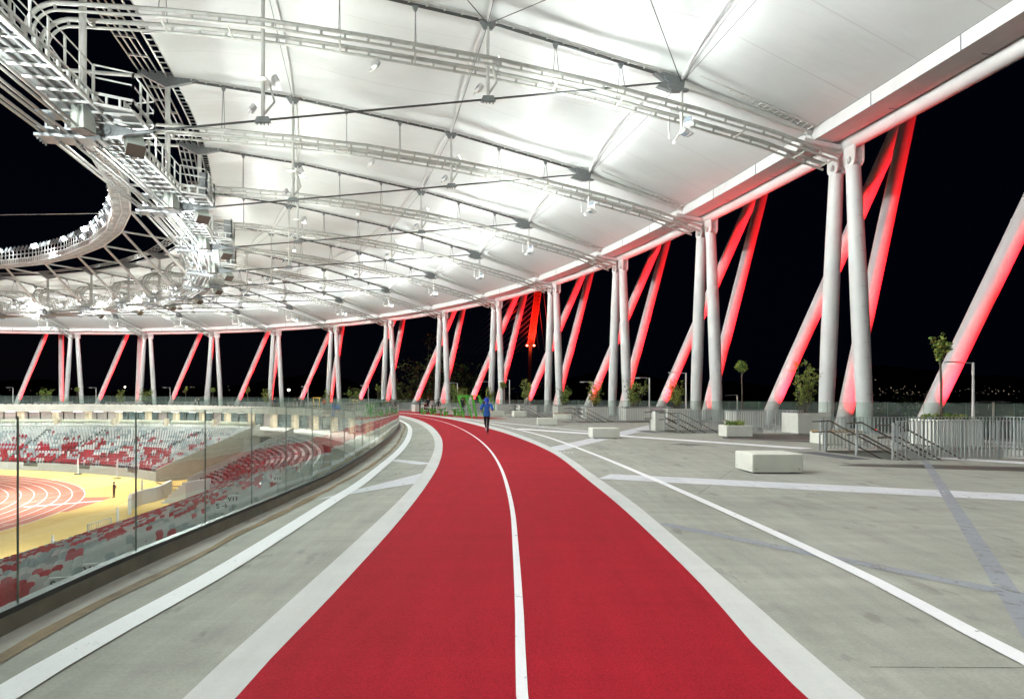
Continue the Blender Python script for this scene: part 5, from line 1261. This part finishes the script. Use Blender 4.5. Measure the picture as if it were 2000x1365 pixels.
# ================================================================ OUTDOOR GYM AND TABLES
t = thing('pull_up_frame', 'green leaning pull up frame on the red court left of the runner', 'gym frame', (-3.5,56.2,0))
x0 = -4.05
for i, (xt, xb) in enumerate(((-4.5,-3.98),(-3.87,-3.3))):
    b = MB(); b.beam((xt,56.2,1.88),(xb,56.0,0),.12,.17,up=(0,1,0)); b.prism([(xt-.02,56.16,1.9),(xt+.5,56.16,1.9),(xt+.12,56.16,1.5)], (0,.08,0)); childbuild(b, 'post', M['green'], t)
    b = MB(); b.beam((xt+1.0,59.0,1.88),(xb+.9,58.8,0),.11,.2,up=(1,0,0)); childbuild(b, 'post', M['green'], t)
b = MB(); b.tube([(-4.55,56.2,1.86),(-2.8,56.4,1.86)], .05, 8); b.tube([(-4.5,56.2,1.86),(-3.5,59,1.86)], .04, 8); b.tube([(-3.87,56.2,1.86),(-2.87,59,1.86)], .04, 8); b.tube([(-2.9,58.6,1.45),(-1.6,58.6,1.55),(-1.5,58.6,.6)], .04, 8); childbuild(b, 'bar', M['green'], t)
def table(x, y, rz, label):
    t = thing('picnic_table', label, 'table', (x,y,0), rz, 'green legged tables on the red court')
    b = MB(); b.bbox((0,0,.74), (1.7,.75,.05), 0, .012); b.build('tabletop', M['tabletop'], t)
    for sx in (-.65,.65):
        b = MB(); b.beam((sx,-.3,.72),(sx*1.15,-.38,0),.06,.06); b.beam((sx,.3,.72),(sx*1.15,.38,0),.06,.06); b.build('leg', M['green'], t)
    for sy in (-.75,.75):
        for sx in (-.5,.45):
            b = MB(); b.lathe([(.08,0),(.06,.3),(.2,.42),(.21,.46)], 10, (sx,sy,0)); b.build('stool_seat', M['green'], t)
table(-8.6,69.5,.3,'green legged table with stools where people sit, leftmost on the red court')
table(-5.9,66.0,.2,'green legged table with stools between the seated group and the pull up frame')
table(-4.6,63.0,.5,'green legged table directly behind the pull up frame')
for (x,y,lb) in ((-8.0,66.5,'green round top stool in front of the leftmost table'),(-6.7,63.5,'green round top stool at the edge of the red court'),(-5.2,60.8,'green round top stool just left of the pull up frame')):
    t = thing('stool', lb, 'stool', (x,y,0)); b = MB(); b.lathe([(.1,0),(.05,.05),(.06,.5),(.24,.6),(.25,.66)], 12); b.build('seat', M['green'], t, True); b = MB(); b.lathe([(.16,0),(.16,.02)], 10); b.build('foot', M['galv'], t)
t = thing('exercise_bench', 'low green and grey exercise bench between the tables and the pull up frame', 'exercise bench', (-5.6,62.5,0))
b = MB(); b.bbox((0,0,.5), (1.5,.4,.08), .2, .02); b.build('pad', M['tabletop'], t)
for sx in (-.6,.6):
    b = MB(); b.beam((sx,-.2,.47),(sx*1.2,-.25,0),.05,.06); b.beam((sx,.2,.47),(sx*1.2,.25,0),.05,.06); b.tube([(sx,0,.5),(sx*.8,0,1.05),(sx*.4,0,1.2)], .03, 6); b.build('leg', M['green'], t)
for (x, y, lb, w_) in ((-30.9,106.5,'yellow exercise frame right of the three standing people',1.0),(-25.0,107.5,'low yellow exercise frame left of the seventh column pair',.8)):
    t = thing('exercise_rig', lb, 'gym frame', (x,y,0)); b = MB()
    for sx in (-.4,.4): b.beam((sx*w_,0,0),(sx*w_*1.2,0,1.75*w_),.12,.12)
    b.build('post', M['gym_y'], t); b = MB(); b.beam((-.6*w_,0,1.75*w_),(.6*w_,0,1.75*w_),.14,.14); b.build('bar', M['gym_y'], t)

# ================================================================ PEOPLE
def cloth(name, col): return mat(name, col, .8, 0, .2, .12, 9)
SKIN = mat('skin', (.52,.30,.21), .55, 0, .35)
FCOL = {}
def fc(col):
    if col not in FCOL: FCOL[col] = cloth('clothing', col)
    return FCOL[col]
def person(label, loc, yaw, J, top, legs, shoes=(.02,.02,.02), hair=(.04,.025,.015), sleeves='long', H=1.75, sub=1, hairstyle='short', hood=None):
    """J overrides joints; local +Y is where the person faces; one continuous skin surface coloured by nearest bone"""
    j = dict(pelvis=(0,0,.94), belly=(0,.01,1.10), chest=(0,.01,1.32), neck=(0,.0,1.49), jaw=(0,.035,1.565), head=(0,.02,1.655), crown=(0,.0,1.735), nose=(0,.118,1.635),
        shl=(-.185,0,1.42), ell=(-.25,-.03,1.14), wrl=(-.26,.05,.90), hal=(-.26,.07,.83), shr=(.185,0,1.42), elr=(.25,-.03,1.14), wrr=(.26,.05,.90), har=(.26,.07,.83),
        hil=(-.10,0,.90), knl=(-.11,.02,.49), anl=(-.11,-.02,.09), tol=(-.12,.15,.035), hir=(.10,0,.90), knr=(.11,.02,.49), anr=(.11,-.02,.09), tor=(.12,.15,.035))
    j.update(J)
    rad = dict(pelvis=.135, belly=.125, chest=.145, neck=.058, jaw=.068, head=.098, crown=.062, nose=.014, sh=.068, el=.045, wr=.030, ha=.034, hi=.092, kn=.058, an=.040, to=.034)
    for sd in 'lr':               # fingers and thumb, bent and unequal
        w_ = Vector(j['wr'+sd]); h_ = Vector(j['ha'+sd]); d_ = (h_-w_).normalized(); sx = -1 if sd == 'l' else 1
        side = d_.cross(Vector((sx,0,0))); side = side.normalized() if side.length > .1 else Vector((0,1,0)); inn = Vector((-sx,0,0))
        for n_, off, ln in (('f1',.024,.062),('f2',.008,.07),('f3',-.008,.064),('f4',-.024,.05)):
            a_ = h_+d_*.02+side*off; j[n_+'a'+sd] = tuple(a_+d_*ln*.5); j[n_+'b'+sd] = tuple(a_+d_*ln*.9+inn*.02)
        j['tha'+sd] = tuple(h_+side*.04-d_*.01+inn*.015); j['thb'+sd] = tuple(h_+side*.052+d_*.03+inn*.03)
    ed = [('pelvis','belly'),('belly','chest'),('chest','neck'),('neck','jaw'),('jaw','head'),('head','crown'),('head','nose')]
    for s in 'lr':
        ed += [('chest','sh'+s),('sh'+s,'el'+s),('el'+s,'wr'+s),('wr'+s,'ha'+s),('pelvis','hi'+s),('hi'+s,'kn'+s),('kn'+s,'an'+s),('an'+s,'to'+s)]
        if sub > 1:
            for n_ in ('f1','f2','f3','f4'): ed += [('ha'+s,n_+'a'+s),(n_+'a'+s,n_+'b'+s)]
            ed += [('ha'+s,'tha'+s),('tha'+s,'thb'+s)]
    names = [n for n in j if any(n in e for e in ed)]
    me = bpy.data.meshes.new('person'); me.from_pydata([j[n] for n in names], [(names.index(a), names.index(b_)) for a, b_ in ed], [])
    o = bpy.data.objects.new('person', me); C.objects.link(o)
    sk = o.modifiers.new('skin', 'SKIN'); sk.use_smooth_shade = True; sb = o.modifiers.new('sub', 'SUBSURF'); sb.levels = sub; sb.render_levels = sub
    sv = me.skin_vertices[0].data
    for i, n in enumerate(names):
        r = rad.get(n) or rad.get(n[:2])
        if n[0] == 'f' and n[1].isdigit(): r = .0095 if n[2] == 'a' else .0075
        if n.startswith('th'): r = .011 if n[2] == 'a' else .008
        sv[i].radius = (r, r*(.78 if n in ('belly','chest','pelvis') else 1)); sv[i].use_root = n == 'pelvis'
    dg = bpy.context.evaluated_depsgraph_get(); m2 = bpy.data.meshes.new_from_object(o.evaluated_get(dg)); o.modifiers.clear(); o.data = m2
    m2.materials.clear()
    for m_ in (fc(top), fc(legs), SKIN, fc(shoes), fc(hair), fc(hood or hair)): m2.materials.append(m_)
    def seg_d(p, a, c):
        a = Vector(a); c = Vector(c); t_ = max(0,min(1,(p-a).dot(c-a)/max(1e-9,(c-a).length_squared))); return (p-a.lerp(c,t_)).length
    mid_ = [[0]*0]
    for poly in m2.polygons:
        p = poly.center; best = min(ed, key=lambda e: seg_d(p, j[e[0]], j[e[1]])); n0, n1 = best; x = 2
        if n1[:2] in ('be','ch') or n0 == 'chest' and n1[:2] == 'sh': x = 0
        elif n0 == 'chest': x = 0 if p.z < j['neck'][2]-.02 else 2
        elif n1[:2] in ('el',): x = 0
        elif n1[:2] == 'wr': x = 0 if sleeves == 'long' else 2
        elif n1[:2] in ('hi','kn','an'): x = 1 if not (n1[:2] == 'an' and sleeves == 'short') or p.z > .2 else 1
        elif n1[:2] == 'to': x = 3
        elif n1 in ('crown',): x = 5 if hood else 4
        elif n1 in ('head','jaw','nose'): x = 4 if (p.y < j['head'][1]-.01 and p.z > j['jaw'][2]) or p.z > j['head'][2]+.055 else 2
        if hood and n1 in ('head','jaw','crown') and (p.y < j['head'][1]+.05 or p.z > j['head'][2]+.03): x = 5
        if n1[:2] in ('hi',) and p.z > j['pelvis'][2]-.06: x = 0
        if n1 == 'belly': x = 0
        poly.material_index = x
    m2.polygons.foreach_set('use_smooth', [True]*len(m2.polygons))
    o.location = loc; o.rotation_euler = (0,0,yaw); s = H/1.79; o.scale = (s,s,s); o['label'] = label; o['category'] = 'person'
    h = MB(); hc = Vector(j['head'])
    if hood:
        h.lathe([(.02,.125),(.08,.108),(.109,.05),(.115,-.02),(.108,-.075),(.085,-.12)], 14, hc); h.tube([hc+Vector((.01,-.085,-.06)), hc+Vector((.015,-.135,-.15)), hc+Vector((.01,-.125,-.30))], [.055,.05,.018], 8)
        h.build('head_scarf', fc(hood), o, 'all')
    else:
        h.lathe([(.02,.118),(.075,.10),(.103,.05),(.105,-.01 if hairstyle == 'short' else -.05),(.07,-.015 if hairstyle == 'short' else -.06)], 12, hc+Vector((0,-.018,0)))
        if hairstyle == 'long': h.tube([hc+Vector((0,-.08,.02)), hc+Vector((0,-.11,-.15)), hc+Vector((0,-.10,-.34))], [.075,.095,.05], 10)
        h.build('hair', fc(hair), o, 'all')
    return o
RUN = dict(pelvis=(0,0,.95), belly=(0,.03,1.11), chest=(0,.06,1.33), neck=(0,.08,1.495), jaw=(0,.12,1.57), head=(0,.11,1.66), crown=(0,.09,1.74), nose=(0,.205,1.64), shl=(-.19,.05,1.42), shr=(.19,.08,1.42),
    ell=(-.29,-.10,1.17), wrl=(-.25,.13,1.10), hal=(-.22,.20,1.13), elr=(.30,-.05,1.14), wrr=(.25,.16,1.12), har=(.21,.22,1.17), hil=(-.09,.0,.92), knl=(-.07,.05,.50), anl=(-.04,-.28,.32), tol=(-.05,-.33,.17), hir=(.09,.02,.92), knr=(.06,.10,.50), anr=(.05,.02,.09), tor=(.06,.17,.04))
ro = person('runner seen from behind in blue top, blue head scarf and black tights', (-1.16,31.0,.016), .05, RUN, (.030,.115,.42), (.008,.008,.010), (.35,.35,.38), sleeves='short', H=1.70, sub=2, hood=(.02,.045,.36))
# belt gap and loose shirt hem as clothing
h = MB(); h.lathe([(.165,.86),(.168,.92),(.16,1.02),(.158,1.12)], 16, (0,.015,0)); vs = h.v; h.v = [(x,y*.78+.0,z) for x,y,z in vs]; h.f = h.f[:-2]; h.m = h.m[:-2]
h.build('shirt_hem', fc((.030,.115,.42)), ro, 'all')
for sx in (-1,1):
    h = MB(); h.tube([(sx*.19,.06,1.43),(sx*.245,-.02,1.29),(sx*.27,-.06,1.21)], [.078,.075,.072], 10, cap=False); h.build('sleeve', fc((.030,.115,.42)), ro, 'all')
STAND = {}
BEHIND = dict(ell=(-.27,-.10,1.15), wrl=(-.18,.12,1.05), hal=(-.13,.17,1.06), elr=(.27,-.10,1.15), wrr=(.18,.12,1.05), har=(.13,.17,1.06), anl=(-.15,0,.09), tol=(-.20,.14,.035), anr=(.15,0,.09), tor=(.2,.14,.035))
person('man in a dark grey jacket standing on the yellow surface beside the oval track', (-44.46,75.3,ZF+.004), 2.6, BEHIND, (.05,.05,.055), (.06,.065,.075), H=1.80)
SIT = dict(pelvis=(0,0,.52), belly=(0,.03,.68), chest=(0,.07,.90), neck=(0,.11,1.07), jaw=(0,.15,1.14), head=(0,.15,1.23), crown=(0,.14,1.31), nose=(0,.25,1.2), shl=(-.18,.07,1.0), shr=(.18,.07,1.0), ell=(-.25,.12,.76), wrl=(-.14,.32,.78), hal=(-.1,.38,.79), elr=(.25,.12,.76), wrr=(.14,.32,.78), har=(.1,.38,.79),
    hil=(-.10,.02,.50), knl=(-.13,.42,.49), anl=(-.13,.38,.09), tol=(-.14,.53,.035), hir=(.10,.02,.50), knr=(.13,.42,.49), anr=(.13,.38,.09), tor=(.14,.53,.035))
LEAN = dict(chest=(0,.12,1.28), neck=(0,.19,1.43), jaw=(0,.24,1.48), head=(0,.25,1.57), crown=(0,.25,1.65), nose=(0,.35,1.53), shl=(-.185,.12,1.37), shr=(.185,.12,1.37), ell=(-.24,.16,1.1), wrl=(-.15,.36,1.0), hal=(-.12,.42,.98), elr=(.24,.16,1.1), wrr=(.15,.36,1.0), har=(.12,.42,.98))
WALK = dict(knl=(-.10,.14,.50), anl=(-.10,.22,.10), tol=(-.1,.38,.05), knr=(.10,-.02,.49), anr=(.10,-.30,.13), tor=(.10,-.17,.04), ell=(-.25,-.12,1.15), wrl=(-.25,-.05,.93), elr=(.25,.04,1.14), wrr=(.24,.16,.95))
def at(x, y): d_ = 1316.35*1.65/(y-778); return ((x-1000)/1316.35*d_, d_, 0)
person('woman with long fair hair, dark coat, at the left end of the picnic group', at(820,807.3), -1.2, STAND, (.03,.03,.032), (.012,.012,.015), hair=(.45,.27,.10), hairstyle='long', H=1.82)
person('person in black standing behind the picnic group', at(836,806.5), .4, STAND, (.012,.013,.018), (.02,.02,.03), H=1.85)
person('person in a maroon jacket sitting at the left side of the picnic table', at(829.5,807), -.8, SIT, (.14,.03,.03), (.03,.03,.035), H=1.75)
person('person in a pale jacket leaning over the picnic table', at(844.5,807.2), 1.2, LEAN, (.45,.42,.40), (.03,.03,.04), H=1.70)
person('person in a grey coat bending beside the picnic table', at(849.5,807.4), 1.6, LEAN, (.24,.25,.25), (.05,.05,.06), H=1.68, hair=(.06,.03,.02))
person('person in black jacket and light trousers at the right end of the picnic group', at(856,807.8), .2, STAND, (.015,.015,.02), (.42,.38,.36), H=1.62)
person('person in dark clothes half hidden behind the green pull up frame', at(903,808.5), -.6, STAND, (.014,.014,.02), (.02,.02,.03), H=1.80)
def fat(x, r, lb, yaw, J, top, legs, H=1.75, **kw):
    best = min((abs((P(u,r).x/P(u,r).y)-(x-1000)/1316.35), u) for u in frange(3,12,900)); person(lb, P(best[1], r), yaw, J, top, legs, H=H, **kw)
fat(382,-15,'person in a striped grey top walking on the far walkway', 1.4, WALK, (.35,.35,.34), (.03,.03,.04))
fat(388.5,-15,'person in black walking close beside the one in the grey striped top', 1.4, WALK, (.015,.015,.02), (.02,.02,.025))
fat(537,-16,'person in a dark blue coat standing alone on the far walkway', 2.6, STAND, (.02,.03,.06), (.025,.03,.05), 1.8)
fat(576,-15,'person in an olive jacket, left of the three standing together', .5, STAND, (.10,.11,.08), (.14,.12,.09), 1.82)
fat(584.5,-15,'person in black, middle of the three standing together', .3, STAND, (.012,.013,.02), (.02,.02,.03), 1.82)
fat(593,-15,'person in a brown grey coat, right of the three standing together', -.4, STAND, (.08,.07,.07), (.05,.05,.06), 1.75)
fat(633,-13,'person in a bright orange jacket on the far walkway', .8, STAND, (.75,.10,.01), (.02,.02,.03), 1.78)
